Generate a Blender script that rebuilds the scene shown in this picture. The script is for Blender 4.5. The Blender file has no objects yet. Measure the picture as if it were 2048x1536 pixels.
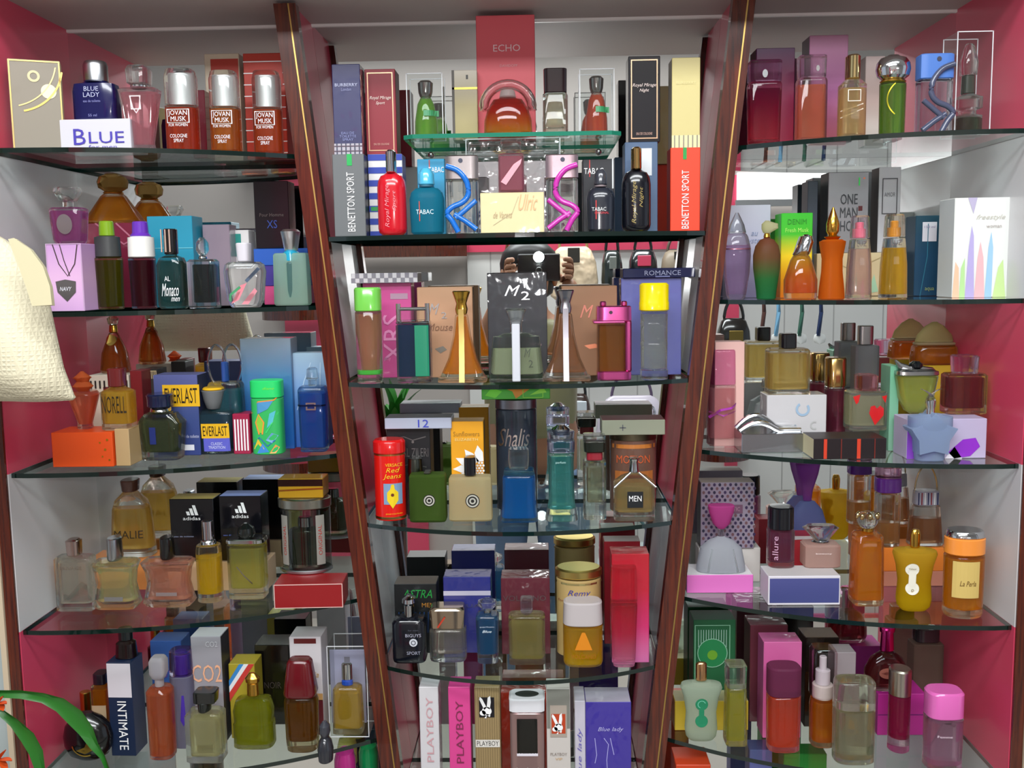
import bpy, bmesh, math, random
from mathutils import Vector, Matrix
random.seed(7)
PI = math.pi
SC = bpy.context.scene
COL = SC.collection

# ------------------------------------------------------------------ camera, world, lights, exposure
EYE = 1.45                      # eye height above the shop floor
D = 1.35                        # camera to mirror distance
YAW, PITCH, ROLL, FPX = .0289, .1147, .0155, 1967.0
def cam_axes():
    cy, sy, cp, sp, cr, sr = math.cos(YAW), math.sin(YAW), math.cos(PITCH), math.sin(PITCH), math.cos(ROLL), math.sin(ROLL)
    f = Vector((-sy, cy, 0)); r = Vector((cy, sy, 0)); u = Vector((0, 0, 1))
    f2 = cp * f - sp * u; u2 = sp * f + cp * u
    return cr * r - sr * u2, sr * r + cr * u2, f2
RX, UX, FX = cam_axes()
cam_data = bpy.data.cameras.new('camera'); cam = bpy.data.objects.new('camera', cam_data); COL.objects.link(cam)
cam_data.sensor_width = 36; cam_data.lens = 36 * FPX / 2048
cam_data.clip_start = .01
mw = Matrix((RX, UX, -FX)).transposed().to_4x4(); mw.translation = Vector((0, -D, EYE)); cam.matrix_world = mw
SC.camera = cam
SC.view_settings.view_transform = 'Standard'; SC.view_settings.look = 'None'
SC.view_settings.gamma = 1; SC.view_settings.use_curve_mapping = False
SC.view_settings.exposure = 0.25
cy_ = SC.cycles
cy_.max_bounces = 18; cy_.transmission_bounces = 14; cy_.glossy_bounces = 6; cy_.diffuse_bounces = 3; cy_.transparent_max_bounces = 28
cy_.sample_clamp_indirect = 4
world = bpy.data.worlds.new('shop_ambient'); SC.world = world; world.use_nodes = True
world.node_tree.nodes['Background'].inputs[0].default_value = (.80, .88, 1, 1)
world.node_tree.nodes['Background'].inputs[1].default_value = .5
def area(name, loc, rot, sx, sy, power, col=(1, 1, 1)):
    l = bpy.data.lights.new(name, 'AREA'); l.shape = 'RECTANGLE'; l.size = sx; l.size_y = sy; l.energy = power; l.color = col
    o = bpy.data.objects.new(name, l); COL.objects.link(o); o.location = loc; o.rotation_euler = rot
    return o
area('ceiling_tube_light', (0, -1.25, 2.52), (math.radians(14), 0, 0), 1.9, .22, 22, (.95, .98, 1))
area('ceiling_tube_light', (-.2, -2.2, 2.52), (math.radians(25), 0, 0), 1.9, .3, 34, (.95, .98, 1))
fl = bpy.data.lights.new('phone_flash_light', 'SPOT'); fl.energy = 6; fl.spot_size = 1.6; fl.spot_blend = .8; fl.shadow_soft_size = .014
flo = bpy.data.objects.new('phone_flash_light', fl); COL.objects.link(flo); flo.location = (.0, -D - .004, EYE + .036); flo.rotation_euler = (PI / 2, 0, 0)

# ------------------------------------------------------------------ pixel -> world helpers (2048x1536 frame)
CAM = Vector((0, -D, EYE))
def ray(px, py): return FX + RX * ((px - 1024) / FPX) - UX * ((py - 768) / FPX)
def atY(px, py, Y):
    d = ray(px, py); return CAM + d * ((Y + D) / d.y)
def atZ(px, py, Z):
    d = ray(px, py); return CAM + d * ((Z - EYE) / d.z)
def refl(px, py, k):                       # something seen in the mirror, standing k metres in front of it
    p = atY(px, py, k); return Vector((p.x, -k, p.z))
def pxpos(P):
    v = Vector(P) - CAM; z = v.dot(FX); return 1024 + FPX * v.dot(RX) / z, 768 - FPX * v.dot(UX) / z, z

# ------------------------------------------------------------------ materials
def lin(h):
    h = h.lstrip('#'); c = [int(h[i:i + 2], 16) / 255 for i in (0, 2, 4)]
    return [x / 12.92 if x <= .04045 else ((x + .055) / 1.055) ** 2.4 for x in c] + [1]
MATS = {}
def pr(m): return m.node_tree.nodes['Principled BSDF']
def newmat(n):
    m = bpy.data.materials.new(n); m.use_nodes = True; return m
def addbump(m, scale, strength, dist=.002, coat=False, detail=2):
    nt = m.node_tree; tc = nt.nodes.new('ShaderNodeTexCoord'); no = nt.nodes.new('ShaderNodeTexNoise'); b = nt.nodes.new('ShaderNodeBump')
    no.inputs['Scale'].default_value = scale; no.inputs['Detail'].default_value = detail
    b.inputs['Strength'].default_value = strength; b.inputs['Distance'].default_value = dist
    nt.links.new(tc.outputs['Object'], no.inputs['Vector']); nt.links.new(no.outputs[0], b.inputs['Height'])
    nt.links.new(b.outputs[0], pr(m).inputs['Coat Normal' if coat else 'Normal'])
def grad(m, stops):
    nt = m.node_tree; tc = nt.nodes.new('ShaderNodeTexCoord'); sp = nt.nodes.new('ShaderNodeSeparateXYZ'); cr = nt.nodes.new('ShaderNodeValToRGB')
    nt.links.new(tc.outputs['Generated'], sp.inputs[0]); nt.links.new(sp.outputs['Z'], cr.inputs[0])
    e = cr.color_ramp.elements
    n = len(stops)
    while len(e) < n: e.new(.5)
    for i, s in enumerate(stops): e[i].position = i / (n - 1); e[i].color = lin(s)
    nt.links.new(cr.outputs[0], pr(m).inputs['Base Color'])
def thin(m, tint, gloss=1.0, rough=.03, bump=None):
    nt = m.node_tree; nt.nodes.remove(pr(m))
    tr = nt.nodes.new('ShaderNodeBsdfTransparent'); gl = nt.nodes.new('ShaderNodeBsdfGlossy'); mx = nt.nodes.new('ShaderNodeMixShader')
    fr = nt.nodes.new('ShaderNodeFresnel'); fr.inputs[0].default_value = 1.5; mu = nt.nodes.new('ShaderNodeMath'); mu.operation = 'MULTIPLY'; mu.inputs[1].default_value = gloss
    mu.use_clamp = True
    ge = nt.nodes.new('ShaderNodeNewGeometry'); iv = nt.nodes.new('ShaderNodeMath'); iv.operation = 'SUBTRACT'; iv.inputs[0].default_value = 1; nt.links.new(ge.outputs['Backfacing'], iv.inputs[1])
    m2 = nt.nodes.new('ShaderNodeMath'); m2.operation = 'MULTIPLY'; nt.links.new(mu.outputs[0], m2.inputs[0]); nt.links.new(iv.outputs[0], m2.inputs[1])
    tr.inputs[0].default_value = tint; gl.inputs['Roughness'].default_value = rough; gl.inputs[0].default_value = (1, 1, 1, 1)
    nt.links.new(fr.outputs[0], mu.inputs[0]); nt.links.new(m2.outputs[0], mx.inputs[0]); nt.links.new(tr.outputs[0], mx.inputs[1]); nt.links.new(gl.outputs[0], mx.inputs[2])
    nt.links.new(mx.outputs[0], nt.nodes['Material Output'].inputs[0])
    if bump:
        tc = nt.nodes.new('ShaderNodeTexCoord'); no = nt.nodes.new('ShaderNodeTexNoise'); b = nt.nodes.new('ShaderNodeBump')
        no.inputs['Scale'].default_value = bump; b.inputs['Strength'].default_value = .9; b.inputs['Distance'].default_value = .004
        nt.links.new(tc.outputs['Object'], no.inputs['Vector']); nt.links.new(no.outputs[0], b.inputs['Height']); nt.links.new(b.outputs[0], gl.inputs['Normal'])
def glassy(m, stops, power, body, ior, rough, clear=0):
    """clear coloured glass or liquid: a refracting part plus a little coloured body scatter"""
    nt = m.node_tree; P = pr(m).inputs; P['Transmission Weight'].default_value = 1; P['Roughness'].default_value = rough; P['IOR'].default_value = ior
    tl = nt.nodes.new('ShaderNodeBsdfTranslucent'); df = nt.nodes.new('ShaderNodeBsdfDiffuse'); m1 = nt.nodes.new('ShaderNodeMixShader'); m2 = nt.nodes.new('ShaderNodeMixShader')
    m1.inputs[0].default_value = .5; m2.inputs[0].default_value = body
    pw = [[x ** power for x in lin(c)[:3]] + [1] for c in stops]; fu = [[min(x * (1.5 if ior < 1.2 else 1), 1) for x in lin(c)[:3]] + [1] for c in stops]
    if len(stops) == 1:
        P['Base Color'].default_value = pw[0]; tl.inputs[0].default_value = fu[0]; df.inputs[0].default_value = fu[0]
    else:
        tc = nt.nodes.new('ShaderNodeTexCoord'); sp = nt.nodes.new('ShaderNodeSeparateXYZ'); nt.links.new(tc.outputs['Generated'], sp.inputs[0])
        for cols, outs in ((pw, [P['Base Color']]), (fu, [tl.inputs[0], df.inputs[0]])):
            cr = nt.nodes.new('ShaderNodeValToRGB'); nt.links.new(sp.outputs['Z'], cr.inputs[0]); e = cr.color_ramp.elements
            while len(e) < len(cols): e.new(.5)
            for i, c in enumerate(cols): e[i].position = i / (len(cols) - 1); e[i].color = c
            for o in outs: nt.links.new(cr.outputs[0], o)
    out = nt.nodes['Material Output']; nt.links.new(tl.outputs[0], m1.inputs[1]); nt.links.new(df.outputs[0], m1.inputs[2])
    nt.links.new(nt.nodes['Principled BSDF'].outputs[0], m2.inputs[1]); nt.links.new(m1.outputs[0], m2.inputs[2]); nt.links.new(m2.outputs[0], out.inputs[0])
    if clear:
        tr = nt.nodes.new('ShaderNodeBsdfTransparent'); m3 = nt.nodes.new('ShaderNodeMixShader'); tr.inputs[0].default_value = pw[0]; m3.inputs[0].default_value = clear
        nt.links.new(m2.outputs[0], m3.inputs[1]); nt.links.new(tr.outputs[0], m3.inputs[2]); nt.links.new(m3.outputs[0], out.inputs[0])
def M(s):
    """p paper, g glossy plastic, m metal, t tinted glass, f frosted, l liquid, x cellophane-wrapped card, c clear glass, a thin acrylic, w wrinkled film, v/fv/lv vertical gradients"""
    if not isinstance(s, str): return s
    if s in MATS: return MATS[s]
    q = s.split(':'); k = q[0]; m = newmat({'p': 'printed_card', 'g': 'glossy_plastic', 'm': 'metal', 't': 'tinted_glass', 'f': 'frosted_glass', 'l': 'liquid', 'x': 'wrapped_card', 'c': 'clear_glass', 'a': 'acrylic', 'w': 'film', 'v': 'gradient_card', 'fv': 'gradient_frosted', 'lv': 'gradient_liquid', 'xv': 'wrapped_gradient'}.get(k, k))
    MATS[s] = m
    P = pr(m).inputs
    def base(c): P['Base Color'].default_value = lin(c)
    if k == 'p': base(q[1]); P['Roughness'].default_value = .42
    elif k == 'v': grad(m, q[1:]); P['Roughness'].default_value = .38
    elif k == 'g': base(q[1]); P['Roughness'].default_value = .18; P['Coat Weight'].default_value = .4; P['Coat Roughness'].default_value = .05
    elif k == 'm': base(q[1]); P['Metallic'].default_value = 1; P['Roughness'].default_value = float(q[2]) if len(q) > 2 else .14
    elif k == 't': glassy(m, q[1:], .14, .04, 1.45, .035, .25)
    elif k == 'c': glassy(m, ['#f6faf8'], 1, .015, 1.48, .03, .25)
    elif k == 'f': glassy(m, q[1:], .4, .6, 1.25, .35)
    elif k == 'fv': glassy(m, q[1:], .4, .7, 1.25, .35)
    elif k in ('l', 'lv'):
        c = lin(q[1])[:3]; sat = 1 - (min(c) + .01) / (max(c) + .01); glassy(m, q[1:], .6, .04 + .36 * sat, 1.1, .02)
    elif k in ('x', 'xv'):
        base(q[1]) if k == 'x' else grad(m, q[1:])
        P['Roughness'].default_value = .4; P['Coat Weight'].default_value = 1; P['Coat Roughness'].default_value = .06; addbump(m, 32, .5, .004, True)
    elif k == 'a': thin(m, (.93, .95, .95, 1), 1.3)
    elif k == 'at': c = lin(q[1]); thin(m, c, 1.3)
    elif k == 'w': thin(m, (.93, .93, .95, 1), 2.4, .1, 45)
    return m

# ------------------------------------------------------------------ mesh helpers
def mk(name, vs, fs, mats, parent=None, mi=None, smooth=None, loc=None):
    me = bpy.data.meshes.new(name); me.from_pydata([tuple(v) for v in vs], [], fs)
    for m in (mats if isinstance(mats, (list, tuple)) else [mats]): me.materials.append(M(m))
    if mi: me.polygons.foreach_set('material_index', mi)
    if smooth is not None:
        me.polygons.foreach_set('use_smooth', [True] * len(me.polygons)); me.set_sharp_from_angle(angle=math.radians(smooth))
    me.update()
    o = bpy.data.objects.new(name, me); COL.objects.link(o)
    if parent: o.parent = parent
    if loc: o.location = loc
    return o
def boxg(x0, x1, y0, y1, z0, z1, bev=.0):
    b = bev
    if b <= 0:
        vs = [(x, y, z) for z in (z0, z1) for y in (y0, y1) for x in (x0, x1)]
        return vs, [(0, 2, 3, 1), (4, 5, 7, 6), (0, 1, 5, 4), (2, 6, 7, 3), (0, 4, 6, 2), (1, 3, 7, 5)]
    bm = bmesh.new(); vv = [bm.verts.new((x, y, z)) for z in (z0, z1) for y in (y0, y1) for x in (x0, x1)]
    for f in [(0, 2, 3, 1), (4, 5, 7, 6), (0, 1, 5, 4), (2, 6, 7, 3), (0, 4, 6, 2), (1, 3, 7, 5)]: bm.faces.new([vv[i] for i in f])
    bmesh.ops.bevel(bm, geom=bm.edges[:], offset=b, segments=1, affect='EDGES')
    bm.verts.index_update()
    r = [tuple(v.co) for v in bm.verts], [tuple(v.index for v in f.verts) for f in bm.faces]
    bm.free(); return r
def prism(pts, axis, a, b):
    """extrude a 2D outline; axis 'y': pts are (x,z), 'z': (x,y), 'x': (y,z)"""
    n = len(pts)
    def v(p, t): return {'y': (p[0], t, p[1]), 'z': (p[0], p[1], t), 'x': (t, p[0], p[1])}[axis]
    vs = [v(p, a) for p in pts] + [v(p, b) for p in pts]
    fs = [tuple(range(n)), tuple(range(2 * n - 1, n - 1, -1))] + [(i, i + n, (i + 1) % n + n, (i + 1) % n) for i in range(n)]
    return vs, fs
def join(*gs):
    V = []; F = []
    for vs, fs in gs:
        o = len(V); V += list(vs); F += [tuple(i + o for i in f) for f in fs]
    return V, F
def sell(a, b, n, seg, cx=0, cy=0, z=0):
    r = []
    for i in range(seg):
        t = 2 * PI * (i + .5) / seg; c, s = math.cos(t), math.sin(t)
        if n > 3:   # blend the parameter so that corners get points
            k = (abs(c) ** n + abs(s) ** n) ** (-1 / n); r.append((cx + a * c * k, cy + b * s * k, z))
        else: r.append((cx + a * math.copysign(abs(c) ** (2 / n), c), cy + b * math.copysign(abs(s) ** (2 / n), s), z))
    return r
def loft(rings, n=2, seg=28, cham=.0012):
    """rings: (z, halfwidth, halfdepth[, cx[, cy]])"""
    rs = [tuple(r) + (0,) * (5 - len(r)) for r in rings]
    def ins(r, dz): return (r[0], max(r[1] - cham, r[1] * .5), max(r[2] - cham, r[2] * .5), r[3], r[4])
    if cham > 0 and rs[0][1] > cham * 2:
        a = rs[0]; rs = [ins(a, 0), (a[0] + cham, *a[1:])] + rs[1:]
    if cham > 0 and rs[-1][1] > cham * 2:
        a = rs[-1]; rs = rs[:-1] + [(a[0] - cham, *a[1:]), ins(a, 0)]
    V = []; F = []
    for z, a, b, cx, cy in rs: V += sell(a, b, n, seg, cx, cy, z)
    for k in range(len(rs) - 1):
        for i in range(seg):
            j = (i + 1) % seg; F.append((k * seg + i, k * seg + j, (k + 1) * seg + j, (k + 1) * seg + i))
    F.append(tuple(range(seg - 1, -1, -1))); F.append(tuple((len(rs) - 1) * seg + i for i in range(seg)))
    return V, F
def tube(pts, r, seg=8, closed=False):
    P = [Vector(p) for p in pts]; n = len(P); V = []; F = []
    up = Vector((0, 0, 1))
    rr = r if isinstance(r, (list, tuple)) else [r] * n
    for i, p in enumerate(P):
        a = P[(i - 1) % n] if (i or closed) else p; b = P[(i + 1) % n] if (i < n - 1 or closed) else p
        t = (b - a).normalized(); s = t.cross(up)
        if s.length < .05: s = t.cross(Vector((0, 1, 0)))
        s.normalize(); u = s.cross(t)
        V += [tuple(p + (s * math.cos(2 * PI * k / seg) + u * math.sin(2 * PI * k / seg)) * rr[i]) for k in range(seg)]
    m = n if closed else n - 1
    for i in range(m):
        for k in range(seg):
            a, b = i * seg, ((i + 1) % n) * seg; F.append((a + k, a + (k + 1) % seg, b + (k + 1) % seg, b + k))
    if not closed: F += [tuple(range(seg - 1, -1, -1)), tuple((n - 1) * seg + i for i in range(seg))]
    return V, F
def sphere(c, rx, ry=None, rz=None, seg=20, rg=12):
    ry = ry or rx; rz = rz or rx
    return loft([(c[2] - rz * math.cos(PI * k / rg), rx * max(math.sin(PI * k / rg), .02), ry * max(math.sin(PI * k / rg), .02), c[0], c[1]) for k in range(rg + 1)], 2, seg, 0)

# ------------------------------------------------------------------ things and printed artwork
def tag(o, label, cat, group=None, kind=None):
    if label: o['label'] = label
    if cat: o['category'] = cat
    if group: o['group'] = group
    if kind: o['kind'] = kind
    return o
def struct(name, g, m, **k):
    o = mk(name, g[0], g[1], m, **k); o['kind'] = 'structure'; return o
def empty(name, loc, rz=0):
    o = bpy.data.objects.new(name, None); COL.objects.link(o); o.location = loc; o.rotation_euler = (0, 0, rz); o.empty_display_size = .02; return o
TXT = {}
def textg(s, shear=0):
    key = (s, shear)
    if key in TXT: return TXT[key]
    c = bpy.data.curves.new('lettering', 'FONT'); c.body = s; c.align_x = 'CENTER'; c.resolution_u = 2; c.shear = shear; c.fill_mode = 'FRONT'; c.space_line = .9
    o = bpy.data.objects.new('lettering', c); COL.objects.link(o)
    me = bpy.data.meshes.new_from_object(o.evaluated_get(bpy.context.evaluated_depsgraph_get()))
    vs = [(v.co.x, v.co.y) for v in me.vertices]; fs = [tuple(p.vertices) for p in me.polygons]
    bpy.data.objects.remove(o); bpy.data.curves.remove(c); bpy.data.meshes.remove(me)
    xs = [v[0] for v in vs]; ys = [v[1] for v in vs]; x0, x1, y0, y1 = min(xs), max(xs), min(ys), max(ys)
    vs = [((x - x0) / (x1 - x0) - .5, (y - y0) / (y1 - y0) - .5) for x, y in vs]
    TXT[key] = (vs, fs); return TXT[key]
# artwork elements; x,w in fractions of the width (x from -.5 to .5), t,h in fractions of the height
def T(s, x, t, w, h, m='p:#f2f2f2', rot=0, sh=0, pn='printed_lettering'):
    if rot: w, h = h, w
    def f(W, H):
        vs, fs = textg(s, sh); out = []
        for a, b in vs:
            if rot == 1: a, b = -b, a
            elif rot == -1: a, b = b, -a
            out.append(((x + a * w) * W, (t + b * h) * H))
        return out, fs
    return (f, m, pn, .0009)
def R_(x, t, w, h, m, pn='printed_panel', lift=.0005):
    def f(W, H):
        n = 8; vs = []; fs = []
        for j in range(2):
            for i in range(n + 1): vs.append(((x + w * (i / n - .5)) * W, (t + h * (j - .5)) * H))
        return vs, [(i, i + 1, i + n + 2, i + n + 1) for i in range(n)]
    return (f, m, pn, lift)
def DISC(x, t, r, m, pn='emblem', r2=0, lift=.0006, ry=None):
    """r in fractions of width; ry as well"""
    def f(W, H):
        n = 24; q = (ry or r)
        if r2: return [((x + r * math.cos(2 * PI * i / n)) * W, t * H + q * W * math.sin(2 * PI * i / n)) for i in range(n)] + [((x + r2 * math.cos(2 * PI * i / n)) * W, t * H + r2 * q / r * W * math.sin(2 * PI * i / n)) for i in range(n)], [(i, (i + 1) % n, n + (i + 1) % n, n + i) for i in range(n)]
        return [((x + r * math.cos(2 * PI * i / n)) * W, t * H + q * W * math.sin(2 * PI * i / n)) for i in range(n)], [tuple(range(n))]
    return (f, m, pn, lift)
def POLY(pts, m, pn='printed_shape', lift=.0006):
    return (lambda W, H: ([(x * W, t * H) for x, t in pts], [tuple(range(len(pts)))]), m, pn, lift)
def LINE(pts, wd, m, pn='printed_line', lift=.0007):
    def f(W, H):
        P = [Vector((x * W, t * H)) for x, t in pts]; V = []; F = []
        for i, p in enumerate(P):
            a = P[max(i - 1, 0)]; b = P[min(i + 1, len(P) - 1)]; d = (b - a); d = d.normalized() if d.length else Vector((1, 0)); nn = Vector((-d.y, d.x)) * wd * .5
            V += [tuple(p + nn), tuple(p - nn)]
        return V, [(2 * i, 2 * i + 1, 2 * i + 3, 2 * i + 2) for i in range(len(P) - 1)]
    return (f, m, pn, lift)
def FRAME(x, t, w, h, wd, m, pn='printed_frame'):
    def f(W, H):
        a, b, c, d = (x - w / 2) * W, (x + w / 2) * W, (t - h / 2) * H, (t + h / 2) * H
        return [(a, c), (b, c), (b, d), (a, d), (a + wd, c + wd), (b - wd, c + wd), (b - wd, d - wd), (a + wd, d - wd)], [(i, (i + 1) % 4, 4 + (i + 1) % 4, 4 + i) for i in range(4)]
    return (f, m, pn, .0007)
def ARC(x, t, r, a0, a1, wd, m, pn='printed_line'):
    def f(W, H):
        n = 16; V = []
        for i in range(n + 1):
            a = math.radians(a0 + (a1 - a0) * i / n)
            for q in (r * W - wd / 2, r * W + wd / 2): V.append((x * W + q * math.cos(a), t * H + q * math.sin(a)))
        return V, [(2 * i, 2 * i + 1, 2 * i + 3, 2 * i + 2) for i in range(n)]
    return (f, m, pn, .0007)
def put_art(art, W, H, front, parent):
    by = {}
    for f, m, pn, lift in art:
        vs, fs = f(W, H); by.setdefault(pn, []).append(([(x, front(x, z) - lift, z) for x, z in vs], fs, m))
    for pn, L in by.items():
        V = []; F = []; mi = []; ms = []
        for vs, fs, m in L:
            o = len(V); V += vs; F += [tuple(i + o for i in f) for f in fs]
            if m not in ms: ms.append(m)
            mi += [ms.index(m)] * len(fs)
        mk(pn, V, F, ms, parent, mi)

# shelf tops above the eye line (metres) turned into world heights
SH = {k: EYE + v for k, v in dict(L1=.148, L2=-.040, L3=-.230, L4=-.423, L5=-.615, C1=.045, Cs=.166, C2=-.137, C3=-.319, C4=-.510, C5=-.70,
                                  R1=.148, R2=-.040, R3=-.230, R4=-.423, R5=-.615).items()}
TOP = {}; ON = {}
SH['B'] = EYE - .86
WHERE = dict(L1='topmost left', L2='second left', L3='third left', L4='fourth left', L5='lowest left', C1='topmost middle', Cs='raised middle', C2='second middle', C3='third middle', C4='fourth middle', C5='lowest middle',
             R1='topmost right', R2='second right', R3='third right', R4='fourth right', R5='lowest right', B='base')
def grp(S, what, key=None):
    s = S if S in SH else ON[S]
    if key: ON[key] = s
    return what + ' on the ' + WHERE[s] + ' shelf'
LAST = {}
def spot(S, x0, x1, yt, yb):
    """S shelf code or TOP key; yb = y of the front face in metres (negative) or the pixel row of its base"""
    z0 = SH[S] if S in SH else TOP[S]; xc = (x0 + x1) / 2
    z0 += .0003
    Y = yb if yb < 1 else atZ(xc, yb, z0).y
    zt = atY(xc, yt, Y).z; h = zt - z0
    base = Vector((atY(xc, (yt + (pxpos((atY(xc, yt, Y).x, Y, z0))[1])) / 2, Y).x, Y, z0))
    w = (x1 - x0) * pxpos(base)[2] / FPX
    return base, w, h
def carton(name, label, cat, S, x0, x1, yt, yb, d, mat, art=(), rz=0, key=None, group=None, side=None, top=None, bev=.0007):
    b, w, h = spot(S, x0, x1, yt, yb)
    # the far edge sits nearer the middle of the picture, so let the front face take slightly less than the pixel span
    e = empty(name, (b.x, b.y + d / 2, b.z), rz); tag(e, label, cat, group or grp(S, 'boxes', key))
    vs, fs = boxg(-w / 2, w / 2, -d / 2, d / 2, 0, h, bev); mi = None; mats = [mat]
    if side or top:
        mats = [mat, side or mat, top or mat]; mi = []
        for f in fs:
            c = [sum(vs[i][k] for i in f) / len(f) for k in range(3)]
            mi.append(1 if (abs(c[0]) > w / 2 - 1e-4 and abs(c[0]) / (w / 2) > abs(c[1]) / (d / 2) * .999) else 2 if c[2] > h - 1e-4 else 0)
    mk('box_body', vs, fs, mats, e, mi)
    if art: put_art(art, w, h, lambda x, z: -d / 2, e)
    if key: TOP[key] = b.z + h
    LAST.update(e=e, w=w, h=h, d=d); return e
def interp(prof, t):
    if t <= prof[0][0]: return prof[0][1:]
    for a, b in zip(prof, prof[1:]):
        if t <= b[0]:
            k = (t - a[0]) / max(b[0] - a[0], 1e-9); return tuple(p + (q - p) * k for p, q in zip(a[1:], b[1:]))
    return prof[-1][1:]
def bottle(name, label, cat, S, x0, x1, yt, yb, d, parts, art=(), rz=0, key=None, group=None, artpart=0):
    """parts: (name, material, n, profile[(t, wfrac[, dfrac[, cxfrac]])]) or ('liquid', material, inset, t0, t1) which fills the part before it"""
    b, w, h = spot(S, x0, x1, yt, yb)
    e = empty(name, (b.x, b.y + d / 2, b.z), rz); tag(e, label, cat, group or grp(S, 'bottles', key))
    prev = None; profs = []
    for p in parts:
        if len(p) == 5:
            _, m, ins, t0, t1 = p; pn, n, pf, po = prev
            ts = sorted({t0, t1} | {q[0] for q in pf if t0 < q[0] < t1} | {t0 + (t1 - t0) * k / 4 for k in range(5)})
            rg = []
            for t in ts:
                q = interp(pf, t); rg.append((t * h, max(q[0] * w / 2 - ins, .001), max(q[1] * d / 2 - ins, .001), q[2] * w))
            V, F = loft(rg, n, 28, .001); mk(_, V, F, m, po, smooth=40)
            continue
        pn, m, n, prof = p
        pf = [(q[0], q[1], q[2] if len(q) > 2 and q[2] is not None else q[1], q[3] if len(q) > 3 else 0) for q in prof]
        V, F = loft([(q[0] * h, q[1] * w / 2, q[2] * d / 2, q[3] * w) for q in pf], n, 32 if n != 4.01 else 4, min(.0012, w * .03))
        o = mk(pn, V, F, m, e, smooth=35); prev = (pn, n, pf, e if False else e); profs.append((n, pf))
    if art:
        n, pf = profs[artpart]
        def front(x, z):
            q = interp(pf, z / h); a = q[0] * w / 2; bb = q[1] * d / 2; u = min(abs(x - q[2] * w) / a, .995)
            return -bb * (1 - u ** n) ** (1 / n)
        put_art(art, w, h, front, e)
    if key: TOP[key] = b.z + h
    LAST.update(e=e, w=w, h=h, d=d); return e
def extra(name, g, m, smooth=40, e=None):
    return mk(name, g[0], g[1], m, e or LAST['e'], smooth=smooth)
def case(label, S, x0, x1, yt, yb, d, mat='a', name='clear_case', cat='plastic case', key=None):
    b, w, h = spot(S, x0, x1, yt, yb)
    e = empty(name, (b.x, b.y + d / 2, b.z)); tag(e, label, cat); V, F = boxg(-w / 2, w / 2, -d / 2, d / 2, 0, h, .0006)
    mk('case_shell', V, F, mat, e)
    # folded edges catch the light
    r = .0005; g = []
    for x in (-w / 2, w / 2):
        for y in (-d / 2, d / 2): g.append(boxg(x - r, x + r, y - r, y + r, 0, h))
    for z in (r, h - r):
        for y in (-d / 2, d / 2): g.append(boxg(-w / 2, w / 2, y - r, y + r, z - r, z + r))
    V, F = join(*g); mk('case_edge', V, F, 'p:#d6d9dc', e)
    if key: TOP[key] = b.z + h
    LAST.update(e=e, w=w, h=h, d=d); return e
# ------------------------------------------------------------------ the display unit (setting)
XL, XR, DEP = -.6292, .5504, .2253
ZT = EYE + .330; ZB = EYE - .86
pink = 'p:#d23a5c'; white = 'p:#d9d6d6'
mir = newmat('mirror'); pr(mir).inputs['Base Color'].default_value = (.86, .89, .885, 1); pr(mir).inputs['Metallic'].default_value = 1; pr(mir).inputs['Roughness'].default_value = .0; MATS['mirror'] = mir
def laminate(name, hexc):
    m = newmat(name); P = pr(m).inputs; P['Base Color'].default_value = lin(hexc); P['Roughness'].default_value = .3; P['Coat Weight'].default_value = .25; P['Coat Roughness'].default_value = .12; MATS[name] = m
    return name
PINK = laminate('pink_laminate', '#da4866'); WHITE = laminate('white_laminate', '#d6d5d6'); GREYL = laminate('grey_laminate', '#b4aaa6'); pr(MATS[GREYL]).inputs['Coat Weight'].default_value = 0; pr(MATS[GREYL]).inputs['Roughness'].default_value = .6
wood = newmat('mahogany'); nt = wood.node_tree; P = pr(wood).inputs; P['Roughness'].default_value = .22; P['Coat Weight'].default_value = .6
tc = nt.nodes.new('ShaderNodeTexCoord'); mp = nt.nodes.new('ShaderNodeMapping'); mp.inputs['Scale'].default_value = (60, 60, 3); no = nt.nodes.new('ShaderNodeTexNoise'); cr = nt.nodes.new('ShaderNodeValToRGB')
cr.color_ramp.elements[0].color = lin('#36100a'); cr.color_ramp.elements[1].color = lin('#642612'); cr.color_ramp.elements[0].position = .3; cr.color_ramp.elements[1].position = .75
nt.links.new(tc.outputs['Object'], mp.inputs[0]); nt.links.new(mp.outputs[0], no.inputs['Vector']); nt.links.new(no.outputs[0], cr.inputs[0]); nt.links.new(cr.outputs[0], P['Base Color']); MATS['wood'] = wood
struct('wall_mirror', boxg(XL - .02, XR + .02, 0, .006, ZB, ZT + .02), 'mirror')
struct('trim_1', boxg(XL - .05, XR + .05, .006, .03, ZB - .6, ZT + .04), 'wood')
# side walls in pink and white bands that change at each shelf
for nm, x, sg in (('wall_left', XL, -1), ('wall_right', XR, 1)):
    S = 'L' if sg < 0 else 'R'
    zs = [ZT] + [SH[S + str(i)] for i in range(1, 6)] + [ZB]
    V = []; F = []; mi = []
    for i in range(6):
        v, f = boxg(min(x, x + sg * .012), max(x, x + sg * .012), -DEP, 0, zs[i + 1], zs[i]); o = len(V); V += v; F += [tuple(k + o for k in q) for q in f]; mi += [i % 2] * len(f)
    struct(nm, (V, F), [PINK, WHITE], mi=mi)
    struct('trim_2' if sg < 0 else 'trim_3', boxg(*sorted((x + sg * .001, x + sg * .014)), -DEP - .004, -DEP, EYE - 1.45, ZT), 'wood')
    struct('trim_4' if sg < 0 else 'trim_5', boxg(*sorted((x + sg * .0145, x + sg * .021)), -DEP - .007, -.03, EYE - 1.45, ZT + .1), 'p:#c9b79c')
    struct('wall_outer_left' if sg < 0 else 'wall_outer_right', boxg(*sorted((x + sg * .0215, x + sg * 1.0)), -DEP + .02, -DEP + .05, 0, ZT + .9), 'p:#aeb9b8')
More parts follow.
